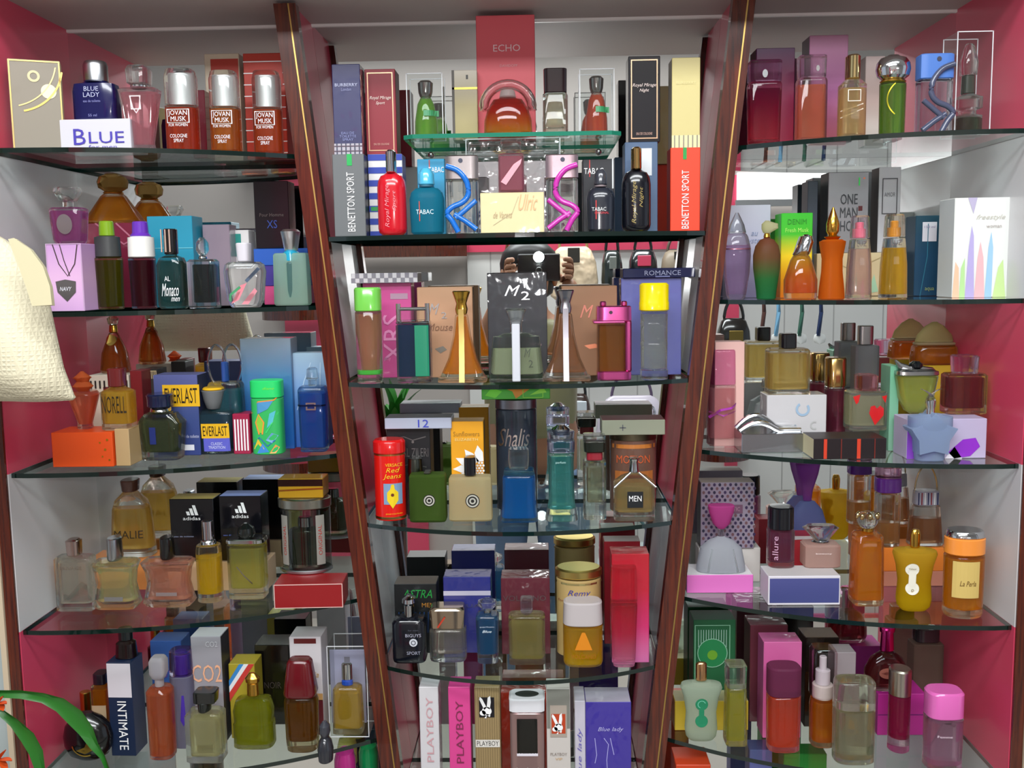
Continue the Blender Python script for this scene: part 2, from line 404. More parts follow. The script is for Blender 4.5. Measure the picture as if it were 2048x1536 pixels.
struct('ceiling_of_display', boxg(XL - .02, XR + .02, -DEP - .01, 0, ZT, ZT + .02), GREYL)
struct('trim_20', boxg(XL, XR, -.003, -.0002, ZT - .0035, ZT), 'p:#f0ebe8')
# leaning partitions: mahogany front strips with a brass line, banded panels running back to the mirror
def slant(x_at, z0, z1, w0, w1, y0, y1):
    a0, a1 = x_at(z0), x_at(z1)
    vs = [(a0 + w0, y0, z0), (a0 + w1, y0, z0), (a0 + w1, y1, z0), (a0 + w0, y1, z0), (a1 + w0, y0, z1), (a1 + w1, y0, z1), (a1 + w1, y1, z1), (a1 + w0, y1, z1)]
    return vs, [(0, 3, 2, 1), (4, 5, 6, 7), (0, 1, 5, 4), (1, 2, 6, 5), (2, 3, 7, 6), (3, 0, 4, 7)]
PL = lambda z: -.290 + .1034 * (EYE + .314 - z) - .0132
PRR = lambda z: .236 - .1105 * (EYE + .31 - z) + .0128
for nm, fx, sg in (('wall_partition_left', PL, 1), ('wall_partition_right', PRR, -1)):
    zs = [ZT, SH['C1'], SH['C2'], SH['C3'], SH['C4'], ZB]
    V = []; F = []; mi = []
    for i in range(5):
        v, f = slant(fx, zs[i + 1], zs[i], -.006, .006, -.105, -.0005); o = len(V); V += v; F += [tuple(k + o for k in q) for q in f]; mi += [i % 2] * len(f)
    struct(nm, (V, F), [PINK, WHITE], mi=mi)
    n0 = 6 if sg > 0 else 9
    zt_ = ZT - .004
    struct('trim_%d' % n0, join(slant(fx, ZB, zt_, -.0135, .0035, -.122, -.105), slant(fx, ZB, zt_, .0055, .0135, -.122, -.105), slant(fx, ZB, zt_, -.012, .012, -.118, -.1045)), 'wood')
    struct('trim_%d' % (n0 + 1), slant(fx, ZB, zt_, .0036, .0054, -.1215, -.1185), 'm:#d8b46a:.3')
# base cabinet under the display
cab = struct('wall_base', boxg(XL - .015, XR + .015, -DEP - .02, 0, 0, ZB), 'wood')
# ---- glass shelves
gs = newmat('shelf_glass'); thin(gs, (.90, .96, .945, 1), 1.25, .0); MATS['shelf'] = gs
edge = newmat('shelf_edge'); P = pr(edge).inputs; P['Base Color'].default_value = lin('#061c18'); P['Roughness'].default_value = .08; P['Coat Weight'].default_value = .7; MATS['shelf_edge'] = edge
edge2 = newmat('shelf_edge_green'); P = pr(edge2).inputs; P['Base Color'].default_value = lin('#1c7a62'); P['Roughness'].default_value = .1; MATS['shelf_edge_green'] = edge2
def shelf(label, pts, z, th=.0055, em='shelf_edge', group=None):
    V, F = prism(pts, 'z', z - th, z)
    mi = [0, 0] + [1] * (len(F) - 2)
    o = mk('glass_shelf', V, F, ['shelf', em], None, mi); tag(o, label, 'glass shelf', group or 'glass shelves of the display'); return o
ordw = {1: 'topmost', 2: 'second', 3: 'third', 4: 'fourth', 5: 'lowest'}
for i in range(1, 6):
    z = SH['L%d' % i]; xi = PL(z) - .0065; xo = XL + .0005
    pts = [(xo, -.0008), (xo, -DEP + .006)] + [(xo + (xi - .002 - xo) * t, -(DEP - .004) + (DEP - .004 - .1045) * t ** 2.4) for t in [k / 18 for k in range(19)]][1:] + [(xi, -.1), (xi, -.0008)]
    pts = [(min(x, xi), y) for x, y in pts]
    shelf('%s curved clear glass shelf of the left bay with dark green edge' % ordw[i], pts, z)
    z = SH['R%d' % i]; xi = PRR(z) + .0065; xo = XR - .0005
    pts = [(xo, -.0008), (xo, -DEP + .006)] + [(xo - (xo - xi - .002) * t, -(DEP - .004) + (DEP - .004 - .1045) * t ** 2.4) for t in [k / 18 for k in range(19)]][1:] + [(xi, -.1), (xi, -.0008)]
    shelf('%s curved clear glass shelf of the right bay with dark green edge' % ordw[i], pts, z)
    z = SH['C%d' % i]; a, b = PL(z) + .0065, PRR(z) - .0065
    # bowed front that springs from the back faces of the mahogany strips
    pts = [(a, -.0008), (a, -.1035)] + [(a + .0085 + (b - a - .017) * t, -.1225 - .048 * (1 - (2 * t - 1) ** 2)) for t in [k / 20 for k in range(21)]] + [(b, -.1035), (b, -.0008)]
    shelf('%s bowed clear glass shelf of the middle bay with dark green edge' % ordw[i], pts, z)
a = atY(806, 270, -.13); b = atY(1243, 270, -.13)
shelf('small bright green edged glass shelf raised in the top middle bay', [(a.x, -.0008), (a.x, -.125), (a.x + .012, -.135), (b.x - .012, -.135), (b.x, -.125), (b.x, -.0008)], SH['Cs'], .005, 'shelf_edge_green')
for s in ((a.x + .02), (b.x - .02)):
    o = mk('shelf_clip', *sphere((0, 0, 0), .004, .003, .004), 'm:#cfd2d4', None, smooth=60, loc=(s, -.0035, SH['Cs'] - .0095)); tag(o, 'small chrome clip under the %s end of the raised green glass shelf' % ('left' if s < 0 else 'right'), 'clip')

# ------------------------------------------------------------------ the shop behind the camera, seen in the mirror
BW = -2.65
wallm = newmat('grooved_wall'); nt = wallm.node_tree; P = pr(wallm).inputs; P['Roughness'].default_value = .5
tc = nt.nodes.new('ShaderNodeTexCoord'); wv = nt.nodes.new('ShaderNodeTexWave'); wv.wave_type = 'BANDS'; wv.bands_direction = 'X'; wv.inputs['Scale'].default_value = 1.6; wv.wave_profile = 'SAW'
cr = nt.nodes.new('ShaderNodeValToRGB'); cr.color_ramp.elements[0].color = lin('#8d8a88'); cr.color_ramp.elements[0].position = .0; cr.color_ramp.elements[1].color = lin('#d8d6d2'); cr.color_ramp.elements[1].position = .035
nt.links.new(tc.outputs['Object'], wv.inputs['Vector']); nt.links.new(wv.outputs['Fac'], cr.inputs[0]); nt.links.new(cr.outputs[0], P['Base Color']); MATS['grooved'] = wallm
struct('wall_back', boxg(-3.2, 3.2, BW - .1, BW, 0, 3.0), 'p:#b3aaa4')
struct('floor', boxg(-3.2, 3.2, BW, .1, -.03, 0), 'p:#b9b1a6')
struct('ceiling', boxg(-3.2, 3.2, BW, .1, 2.6, 2.65), 'p:#cfcac6')
for nm, yy in (('trim_21', -1.25), ('trim_22', -2.2)): struct(nm, boxg(-1.1, 1.0, yy - .12, yy + .12, 2.575, 2.5999), 'p:#e6e6e6')  # unseen lamp housings above the two ceiling tube lights
def band(nm, x0, x1, y0, y1, m, k, t=.02):
    a = refl(x0, y0, k); b = refl(x1, y1, k)
    return struct(nm, boxg(min(a.x, b.x), max(a.x, b.x), -k - t, -k, min(a.z, b.z), max(a.z, b.z)), m)
K = 2.62
band('wall_panelling', 934, 1800, 497, 1640, 'grooved', 2.635, .012)
band('trim_12', 556, 702, 318, 1112, PINK, K)
band('trim_13', 702, 934, 488, 512, 'wood', 2.5, .12)
band('trim_14', 934, 1405, 478, 497, PINK, K)
band('trim_15', 770, 858, 1035, 1112, PINK, K, .03)
band('trim_16', 1455, 1472, 350, 1180, PINK, K)
band('trim_17', 1475, 1800, 1230, 1500, PINK, K)
# bright daylit shop window high in the back wall
win = newmat('daylight'); nt = win.node_tree; nt.nodes.remove(pr(win)); em = nt.nodes.new('ShaderNodeEmission'); em.inputs[0].default_value = (1, 1, 1, 1); em.inputs[1].default_value = 2.6; nt.links.new(em.outputs[0], nt.nodes['Material Output'].inputs[0]); MATS['daylight'] = win
wn = band('window_1', 1475, 1790, 345, 400, 'daylight', K - .01, .01)
band('trim_18', 1472, 1793, 400, 408, 'p:#888888', K - .03)
def rthing(name, label, cat, px, py, k, rz=PI):
    p = refl(px, py, k); e = empty(name, p, rz); tag(e, label, cat); LAST['e'] = e; return e
for px, py, w_, lb in ((560, 318, .30, 'brown half round wooden wall shelf reflected high in the left bay'), (600, 628, .30, 'brown half round wooden wall shelf reflected below the second left glass shelf'), (600, 925, .30, 'brown half round wooden wall shelf reflected low in the left bay'),
                       (1440, 905, .24, 'dark brown half round wooden wall shelf reflected low in the right bay')):
    p = refl(px, py, 2.6); pts = [(w_ / 2 * math.cos(PI + PI * k / 16) , w_ * .9 / 2 * -math.sin(PI + PI * k / 16)) for k in range(17)]
    o = mk('wall_shelf', *prism([(x, y) for x, y in pts], 'z', -.02, .02), 'wood', None, loc=(p.x, -2.6, p.z)); tag(o, lb, 'wall shelf', 'half round shelves on the back wall')
# hanging handbags
def rbag(label, px0, px1, py0, py1, k, mat, hk, detail=None, d=.1, nm='handbag'):
    a = refl(px0, py1, k); b = refl(px1, py0, k); w = abs(b.x - a.x); h = b.z - a.z; cx = (a.x + b.x) / 2
    e = empty(nm, (cx, -k, a.z)); tag(e, label, 'bag', 'handbags hanging on the back wall')
    mk('bag_body', *loft([(0, w * .40, d * .3), (h * .06, w * .47, d * .48), (h * .3, w * .5, d * .5), (h * .6, w * .46, d * .42), (h * .8, w * .36, d * .25), (h * .86, w * .3, d * .15)], 2.6, 24, .004), mat, e, smooth=50)
    mk('bag_handle', *tube([(w * .28 * math.cos(t), 0, h * .8 + h * .45 * math.sin(t)) for t in [PI * q / 14 for q in range(15)]], .006, 6), hk, e, smooth=60)
    if detail: detail(e, w, h, d)
    hook = k
    # wall hook
    mk('hook_arm', *tube([(0, -(2.648 - k), h * 1.27), (0, -.0, h * 1.25), (0, .012, h * 1.29)], .004, 6), 'm:#aaaaaa', e, smooth=60)
def dt(col, t=.5, r=.14): return lambda e, w, h, d: mk('bag_emblem', *boxg(-w * r, w * r, d * .45, d * .5 + .004, h * (t - .12), h * (t + .12), .002), col, e)
crinkle = newmat('crinkled_leather'); pr(crinkle).inputs['Base Color'].default_value = lin('#e8cfae'); pr(crinkle).inputs['Roughness'].default_value = .25; addbump(crinkle, 18, .8, .02); MATS['crinkle'] = crinkle
rbag('shiny pale gold handbag hanging on the back wall beside the photographer', 1098, 1196, 475, 600, 2.3, 'crinkle', 'p:#b08a5a', dt('p:#3a352f', .72, .12))
rbag('copper brown handbag hanging behind the photographer', 1000, 1060, 492, 590, 2.45, 'g:#b07a52', 'p:#6a4026')
rbag('black leather handbag with a grey stone clasp hanging on the back wall', 1202, 1246, 486, 590, 2.3, 'g:#1d2422', 'g:#111111', dt('g:#7f857f', .62, .16))
rbag('black handbag with a pink flowery tag hanging on the back wall', 1256, 1316, 486, 575, 2.35, 'g:#1a1c1f', 'g:#111111', dt('p:#e64a6a', .6, .22))
rbag('small beige handbag hanging at the right end of the back wall row', 1322, 1382, 490, 560, 2.3, 'p:#8c7c68', 'p:#5e5144', dt('p:#2e2a26', .7, .12))
rbag('large white handbag with round silver rings hanging low on the back wall', 1192, 1335, 772, 900, 2.25, 'g:#cfc6d2', 'g:#5a4664', lambda e, w, h, d: [mk('ring', *tube([(x + .02 * math.cos(t), d * .5 + .006, h * .62 + .026 * math.sin(t)) for t in [2 * PI * q / 16 for q in range(16)]], .005, 6, True), 'm:#d8d8dd', e, smooth=60) for x in (-w * .24, w * .22)])
rbag('black and white striped small handbag hanging beside the large white one', 1132, 1182, 775, 860, 2.3, 'g:#3a2a26', 'g:#1a1a1a', dt('p:#d8e0e8', .6, .3))
rbag('black handbag with gold scribble pattern reflected beside the right partition', 1432, 1502, 622, 720, 2.2, 'g:#15120f', 'g:#15120f', dt('m:#8a7440:.4', .5, .2))
rbag('white tote bag printed with teal swirls reflected near the floor', 1190, 1330, 1065, 1200, 2.3, 'p:#d8e4e0', 'p:#3c7a84', lambda e, w, h, d: [mk('printed_swirl', *tube([(w * (sx + .12 * math.cos(t)), d * .5 + .002, h * (.5 + sz + .16 * math.sin(t))) for t in [4.5 * q / 12 for q in range(13)]], .011, 5), 'p:#1f93a0', e, smooth=60) for sx, sz in ((-.2, .1), (.15, -.05), (-.02, .22))])
for x_, c, lb in ((1555, '#7fb6d8', 'light blue hanging key ring strap on the back wall'), (1602, '#3c6a58', 'dark green hanging key ring strap on the back wall'), (1640, '#24365e', 'navy hanging key ring strap with white disc on the back wall'), (1526, '#55342c', 'brown hanging key ring strap at the left of its row')):
    p = refl(x_, 640, 2.4); e = empty('key_ring', p); tag(e, lb, 'key ring', 'key rings hanging on the back wall')
    mk('strap', *tube([(0, 0, .1), (.004, 0, .03), (-.006, 0, -.06)], .008, 6), 'p:' + c, e, smooth=60)
    mk('disc', *loft([(-.09, .004, .004), (-.085, .02, .004), (-.07, .024, .004), (-.055, .02, .004), (-.05, .004, .004)], 2, 16, 0), 'p:#e8e8e4', e, smooth=60)
    mk('hook_arm', *tube([(0, -.248, .1), (0, 0, .1)], .003, 6), 'm:#aaaaaa', e, smooth=60)
# potted plant by the back wall
def leafg(base, tip, wd, bend=.3, n=8, side=Vector((1, 0, 0)), fold=.25):
    base, tip = Vector(base), Vector(tip); V = []; F = []
    ax = tip - base; L = ax.length; s = ax.cross(Vector((0, 0, 1))); s = s.normalized() if s.length > 1e-4 else side
    up = s.cross(ax).normalized()
    for i in range(n + 1):
        t = i / n; c = base + ax * t + up * (bend * L * 4 * t * (1 - t)); w = wd * (math.sin(PI * min(t * .92 + .06, 1)) ** .8) / 2
        V += [tuple(c - s * w), tuple(c - up * w * fold), tuple(c + s * w), tuple(c - up * (w * fold + .0008))]
    for i in range(n):
        a = i * 4; b = a + 4; F += [(a, a + 1, b + 1, b), (a + 1, a + 2, b + 2, b + 1), (a + 2, a + 3, b + 3, b + 2), (a + 3, a, b, b + 3)]
    return V, F
leafm = newmat('leaf'); P = pr(leafm).inputs; P['Base Color'].default_value = lin('#276b22'); P['Roughness'].default_value = .35; MATS['leaf'] = leafm
p = refl(790, 830, 1.9); e = empty('potted_plant', (p.x, p.y, p.z - .16)); tag(e, 'bushy green potted plant reflected below the second middle shelf', 'plant')
gg = []
for i in range(46):
    a = random.uniform(0, 2 * PI); el = random.uniform(.2, 1.4); L = random.uniform(.1, .2)
    gg.append(leafg((.02 * math.cos(a), .02 * math.sin(a), .08 + random.uniform(0, .05)), (L * math.cos(a) * math.cos(el), L * math.sin(a) * math.cos(el), .1 + L * math.sin(el)), .03, .15))
mk('foliage', *join(*gg), 'leaf', e, smooth=60)
mk('pot', *loft([(-.08, .05, .05), (.05, .07, .07), (.06, .075, .075), (.075, .075, .075)], 2, 24), 'p:#8a4a32', e, smooth=40)
zt = p.z - .16 - .08
o = mk('plant_stand', *loft([(0, .12, .12), (.03, .11, .11), (.05, .03, .03), (zt - .03, .03, .03), (zt - .02, .09, .09), (zt - .0005, .09, .09)], 2, 24), 'wood', None, smooth=40, loc=(p.x, p.y, 0)); tag(o, 'tall round wooden stand carrying the reflected potted plant', 'stand')
# red and orange goods low in the reflection
p = refl(1080, 1345, 1.15)

# ------------------------------------------------------------------ photographer (seen in the mirror) holding the phone
skin = newmat('skin'); pr(skin).inputs['Base Color'].default_value = lin('#a9785a'); pr(skin).inputs['Roughness'].default_value = .5; MATS['skin'] = skin
PX, PY = -.03, -1.66       # head stands behind the phone
def skinned(name, nodes, edges, mat, parent, sub=1, root=0):
    me = bpy.data.meshes.new(name); me.from_pydata([n[:3] for n in nodes], edges, []); o = bpy.data.objects.new(name, me); COL.objects.link(o); o.parent = parent
    sk = o.modifiers.new('skin', 'SKIN'); sk.use_smooth_shade = True; s = o.modifiers.new('sub', 'SUBSURF'); s.levels = sub; s.render_levels = sub
    for i, n in enumerate(nodes):
        v = me.skin_vertices[0].data[i]; v.radius = (n[3], n[4] if len(n) > 4 else n[3]); v.use_root = (i == root)
    me.materials.append(M(mat)); return o
per = empty('person', (PX, PY, 0)); tag(per, 'person in olive top and blue jeans holding up a phone to take the picture', 'person')
H0 = EYE + .075             # crown height
e0 = H0 - .115
body = [(0, 0, .93, .14, .11), (0, 0, 1.05, .13, .095), (0, .01, 1.2, .145, .1), (0, .01, 1.27, .12, .09), (0, .01, e0 - .10, .05), (0, .02, e0 - .03, .058, .065),
        (0, .02, e0 + .03, .07, .08), (0, .01, e0 + .075, .055, .062)]
E_ = [(i, i + 1) for i in range(7)]
def limb(pts, start):
    global body, E_
    i0 = len(body); body += pts; E_ += [(start, i0)] + [(i0 + i, i0 + i + 1) for i in range(len(pts) - 1)]
for s in (-1, 1):
    limb([(s * .155, .0, 1.25, .055), (s * .185, .09, 1.13, .04), (s * .145, .17, 1.22, .034), (s * .09 - PX * .9, .262, EYE - .05, .026), (s * .079 - PX, .285, EYE - .03, .025, .02)], 3)
    limb([(s * .09, 0, .82, .09), (s * .1, .02, .5, .06), (s * .1, -.01, .12, .045), (s * .1, .06, .05, .04, .035), (s * .1, .16, .035, .032, .025)], 0)
skinned('body', body, E_, 'skin', per, 2)
top_n = [(0, 0, .9, .165, .13), (0, 0, 1.05, .15, .115), (0, .01, 1.2, .165, .118), (0, .01, 1.28, .11, .09), (0, .01, 1.315, .058, .058)]; te = [(0, 1), (1, 2), (2, 3), (3, 4)]
for s in (-1, 1):
    i0 = len(top_n); top_n += [(s * .155, 0, 1.25, .07), (s * .182, .07, 1.155, .052)]; te += [(2, i0), (i0, i0 + 1)]
skinned('shirt', top_n, te, 'p:#8e8a63', per, 2)
jn = [(0, 0, .93, .15, .125)]; je = []
for s in (-1, 1):
    i0 = len(jn); jn += [(s * .092, 0, .8, .105), (s * .1, .02, .5, .078), (s * .1, -.01, .1, .07)]; je += [(0, i0), (i0, i0 + 1), (i0 + 1, i0 + 2)]
denim = newmat('denim'); pr(denim).inputs['Base Color'].default_value = lin('#6d84a3'); pr(denim).inputs['Roughness'].default_value = .9; addbump(denim, 300, .5, .001); MATS['denim'] = denim
skinned('jeans', jn, je, 'denim', per, 2)
mk('hair', *loft([(e0 - .06, .03, .02, 0, -.05), (e0 - .03, .072, .045, 0, -.035), (e0 + .03, .088, .07, 0, -.02), (e0 + .062, .089, .086, 0, -.0), (e0 + .095, .08, .086, 0, .006), (e0 + .12, .055, .062, 0, .0), (e0 + .132, .02, .02, 0, 0)], 2, 28, 0), 'p:#16120f', per, smooth=60)
for s in (-1, 1):
    mk('eye', *sphere((s * .03, .085, e0 + .03), .012), 'g:#e8e4de', per, smooth=60); mk('iris', *sphere((s * .03, .0945, e0 + .03), .006, .004, .006), 'g:#1c120c', per, smooth=60)
    mk('eyebrow', *tube([(s * .014, .094, e0 + .052), (s * .03, .097, e0 + .058), (s * .048, .088, e0 + .052)], .0035, 6), 'p:#16120f', per, smooth=60)
    mk('ear', *sphere((s * .078, .01, e0 + .02), .01, .02, .03), 'skin', per, smooth=60)
    mk('shoe', *loft([(0, .045, .13, s * .1, .08), (.03, .047, .13, s * .1, .08), (.06, .04, .09, s * .1, .05), (.09, .035, .05, s * .1, .02)], 2.4, 24, .004), 'p:#2c2622', per, smooth=60)
mk('nose', *loft([(e0 - .01, .013, .012, 0, .1), (e0 + .005, .011, .012, 0, .1), (e0 + .04, .006, .008, 0, .09)], 2, 12, .002), 'skin', per, smooth=60)
mk('mouth', *sphere((0, .088, e0 - .032), .022, .008, .006), 'p:#8a463e', per, smooth=60)
# hands: palm plus five finger chains each, closed on the ends of the phone
PH = Vector((0, -D - .0165, EYE))       # phone body just behind the lens
for s in (-1, 1):
    hx = s * .079; hand = [(hx - PX, PH.y - PY - .012, EYE - .03, .024, .016), (hx + s * .004 - PX, PH.y - PY - .012, EYE, .024, .014)]; he = [(0, 1)]
    for fi, (dz, L) in enumerate(((.026, .026), (.01, .03), (-.006, .028), (-.02, .022))):
        i0 = len(hand); y0 = PH.y - PY
        hand += [(hx + s * .008 - PX, y0 - .004, EYE + dz, .0085), (hx + s * .004 - PX, y0 + .016, EYE + dz + .002, .0078), (hx - s * (L - .012) - PX, y0 + .02, EYE + dz + .004, .0068)]
        he += [(1, i0), (i0, i0 + 1), (i0 + 1, i0 + 2)]
    i0 = len(hand); hand += [(hx - s * .012 - PX, PH.y - PY - .022, EYE - .026, .009), (hx - s * .034 - PX, PH.y - PY - .02, EYE - .006, .0075)]; he += [(0, i0), (i0, i0 + 1)]
    skinned('hand', hand, he, 'skin', per, 1)
ph = empty('phone', PH); tag(ph, 'black camera phone held up in both hands with its flash firing', 'phone')
mk('phone_body', *boxg(-.058, .058, -.006, .006, -.03, .045, .003), 'g:#101114', ph)
mk('lens_ring', *tube([(.008 * math.cos(t), .0065, .008 * math.sin(t)) for t in [2 * PI * q / 20 for q in range(20)]], .0012, 6, True), 'm:#999999', ph, smooth=60)
fm = newmat('flash_lamp'); nt = fm.node_tree; nt.nodes.remove(pr(fm)); em = nt.nodes.new('ShaderNodeEmission'); em.inputs[1].default_value = 300; em.inputs[0].default_value = (.93, .96, 1, 1); nt.links.new(em.outputs[0], nt.nodes['Material Output'].inputs[0]); MATS['flash'] = fm
mk('flash_lamp', *prism([(.006 * math.cos(2 * PI * q / 16), .036 + .006 * math.sin(2 * PI * q / 16)) for q in range(16)], 'y', .0064, .0072), 'flash', ph)

# ------------------------------------------------------------------ cream bag hanging at the front left, plant below it
cream = newmat('woven_cream'); nt = cream.node_tree; P = pr(cream).inputs; P['Base Color'].default_value = lin('#e0d8ba'); P['Roughness'].default_value = .7
tc = nt.nodes.new('ShaderNodeTexCoord'); mp = nt.nodes.new('ShaderNodeMapping'); mp.inputs['Scale'].default_value = (210, 210, 210); ck = nt.nodes.new('ShaderNodeTexVoronoi'); ck.distance = 'CHEBYCHEV'; ck.inputs['Randomness'].default_value = .1
b = nt.nodes.new('ShaderNodeBump'); b.inputs['Strength'].default_value = .7; b.inputs['Distance'].default_value = .002
ck.inputs['Scale'].default_value = 1; nt.links.new(tc.outputs['Object'], mp.inputs[0]); nt.links.new(mp.outputs[0], ck.inputs['Vector']); nt.links.new(ck.outputs['Distance'], b.inputs['Height']); nt.links.new(b.outputs[0], P['Normal']); MATS['cream'] = cream
BY = -.335
bag = empty('handbag', (0, BY, EYE)); tag(bag, 'cream woven fabric bag hanging in front of the left bay', 'bag')
rg = []
for (xr, y_, dd) in ((152, 800, .02), (148, 790, .036), (128, 735, .052), (105, 650, .05), (92, 600, .046), (72, 545, .04), (45, 505, .032), (15, 480, .022), (-15, 462, .014), (-30, 452, .01)):
    a = atY(xr, y_, BY); xl = -.99 + .0; cx = (a.x + xl) / 2; rg.append((a.z - EYE, (a.x - xl) / 2, dd, cx))
V, F = loft(rg, 2.2, 64, .003)
V = [(x, y + .006 * math.sin(x * 60 + z * 14) * (1 if y < 0 else .4) + .004 * math.sin(z * 45 + x * 20), z) for x, y, z in V]
mk('bag_body', V, F, 'cream', bag, smooth=70)
def fold(name, pts, w, m='p:#d8cfae', dy=-.05):
    V = []; F = []
    for i, (x, y) in enumerate(pts):
        c = atY(x, y, BY + dy); wv_ = w[i] if isinstance(w, list) else w
        q = Vector((c.x, c.y - BY, c.z - EYE)); V += [(q.x - wv_, q.y, q.z), (q.x + wv_, q.y, q.z + .001), (q.x + wv_, q.y + .006, q.z), (q.x - wv_, q.y + .006, q.z)]
    n = len(pts)
    for i in range(n - 1):
        a = 4 * i
        for k in range(4): F.append((a + k, a + (k + 1) % 4, a + 4 + (k + 1) % 4, a + 4 + k))
    F += [(3, 2, 1, 0), (4 * n - 4, 4 * n - 3, 4 * n - 2, 4 * n - 1)]
    return mk(name, V, F, m, bag, smooth=60)
fold('side_flap', [(22, 478), (42, 500), (62, 535), (76, 575), (84, 612)], [.003, .009, .012, .012, .010], 'p:#d6cda8', -.05)
mk('bag_strap', *tube([(-.72, 0, .02), (-.705, 0, .1), (-.70, .0, .3), (-.70, .0, .62)], [.016, .009, .008, .008], 8), 'p:#e0d7b2', bag, smooth=60)
mk('bag_strap', *tube([(-.80, 0, .02), (-.74, 0, .2), (-.705, .0, .62)], .008, 8), 'p:#e0d7b2', bag, smooth=60)
o = mk('hanging_rail', *tube([(-.70, -DEP + .02, EYE + .62), (-.70, BY - .03, EYE + .62)], .008, 8), 'm:#b8b8b8', None, smooth=60); tag(o, 'steel peg above the frame carrying the cream bag', 'hook')
# plant
pl = empty('potted_plant', atY(-60, 1640, -.36)); tag(pl, 'plant with long drooping green blade leaves at the bottom left corner', 'plant')
B0 = pl.location.copy()
def blade(pts, ws, Y=-.36):
    V = []; F = []
    C = [atY(x, y, Y - .0) - B0 for x, y in pts]
    for i, c in enumerate(C):
        t = (C[min(i + 1, len(C) - 1)] - C[max(i - 1, 0)]).normalized(); s = t.cross(Vector((0, 1, 0))).normalized(); w = ws[i] / 2100
        V += [tuple(c - s * w), tuple(c + Vector((0, .004, 0))), tuple(c + s * w), tuple(c + Vector((0, .0055, 0)))]
    for i in range(len(C) - 1):
        a = i * 4; b = a + 4; F += [(a, a + 1, b + 1, b), (a + 1, a + 2, b + 2, b + 1), (a + 2, a + 3, b + 3, b + 2), (a + 3, a, b, b + 3)]
    return mk('leaf', V, F, 'leaf', pl, smooth=60)
blade([(-60, 1640), (-90, 1480), (-50, 1400), (0, 1388), (40, 1389), (85, 1396), (120, 1410), (150, 1435), (172, 1462), (188, 1492), (205, 1515), (216, 1545)], [3, 6, 7, 9, 10, 12, 18, 22, 18, 11, 6, 3])
blade([(-60, 1640), (-70, 1500), (-30, 1420), (0, 1424), (28, 1446), (55, 1475), (72, 1505), (80, 1540), (84, 1590)], [3, 6, 8, 9, 12, 18, 17, 12, 5])
for cx, cy_, r in ((-4, 1405, 16), (-2, 1518, 24)):
    c = atY(cx, cy_, -.38) - B0
    gg = [leafg(c, c + Vector((math.cos(a), -.2, math.sin(a))) * r / 1550, .009, .05, 5) for a in [2 * PI * k / 7 for k in range(7)]]
    mk('flower', *join(*gg), 'p:#d8501a', pl, smooth=60)
    mk('stem', *tube([c, c + Vector((-.02, 0, -.03)), Vector((0, 0, 0))], .0018, 6), 'leaf', pl, smooth=60)
mk('pot', *loft([(-.15, .05, .05), (-.02, .065, .065), (0, .07, .07)], 2, 24), 'p:#7a4a38', pl, smooth=40)
zt = B0.z - .15
o = mk('plant_stand', *loft([(0, .1, .1), (.03, .09, .09), (.05, .03, .03), (zt - .03, .03, .03), (zt - .02, .07, .07), (zt - .0005, .07, .07)], 2, 24), 'wood', None, smooth=40, loc=(B0.x, B0.y, 0)); tag(o, 'round wooden stand under the drooping plant at the left', 'stand')
# ================================================================== PERFUMES AND BOXES
W_ = 'p:#f4f4f4'
GOLD = 'm:#d9a94a:.2'; CHR = 'm:#d6dadc:.08'; SIL = 'm:#b9bcc0:.3'
BOX, BOT = 'perfume box', 'perfume bottle'
R8 = 8
def two(m, l, n, t1, w=1, tl=None, ins=.003, dd=1, name='bottle_body'):
    """glass body with liquid inside"""
    return [(name, m, n, [(0, w, dd), (t1, w, dd)]), ('liquid', l, ins, .03, tl or t1 - .03)]
# ---------------- left bay, row 1
carton('perfume_box', 'tall beige box with gold edges and arcs at the far left top', BOX, 'L1', 17, 112, 119, -.185, .024, 'x:#8f8676', rz=.4, side='p:#c9b070', top='p:#d8c78e',
       art=[FRAME(0, .5, .98, .985, .0016, 'm:#d8b878:.3'), ARC(-.45, .95, .98, 282, 352, .0022, 'm:#e0c070:.3'), ARC(-.6, 1.02, 1.02, 285, 350, .0014, 'm:#e8cf8c:.3'), DISC(.25, .66, .15, 'p:#f6edc4'), DISC(-.02, .82, .12, 'p:#d8cda0', r2=.07)])
carton('perfume_box', 'low white box with large violet letters lying under the navy bottle', BOX, 'L1', 119, 262, 238, -.175, .05, 'p:#d6d4dc', key='blue', art=[T('B', -.22, .45, .17, .5, 'p:#4a3fae'), T('LUE', .16, .42, .5, .36, 'p:#4a3fae'), T('for men', .1, .13, .4, .12, 'p:#6a62b8')])
bottle('perfume_bottle', 'navy blue bottle with brushed silver cap standing on the low white box', BOT, 'blue', 139, 226, 118, -.155, .03,
       [('bottle_body', 'g:#17174e', 5, [(0, .93), (.06, 1), (.5, 1), (.62, .93), (.66, .6)]), ('cap', SIL, 2, [(.66, .55, .9), (.93, .55, .9), (1, .5, .8)])],
       [T('BLUE\nLADY', 0, .48, .38, .17, 'p:#b9bce0'), T('eau de toilette', 0, .33, .4, .04, 'p:#8a8cc8'), T('55 ml', 0, .1, .2, .04, 'p:#8a8cc8')])
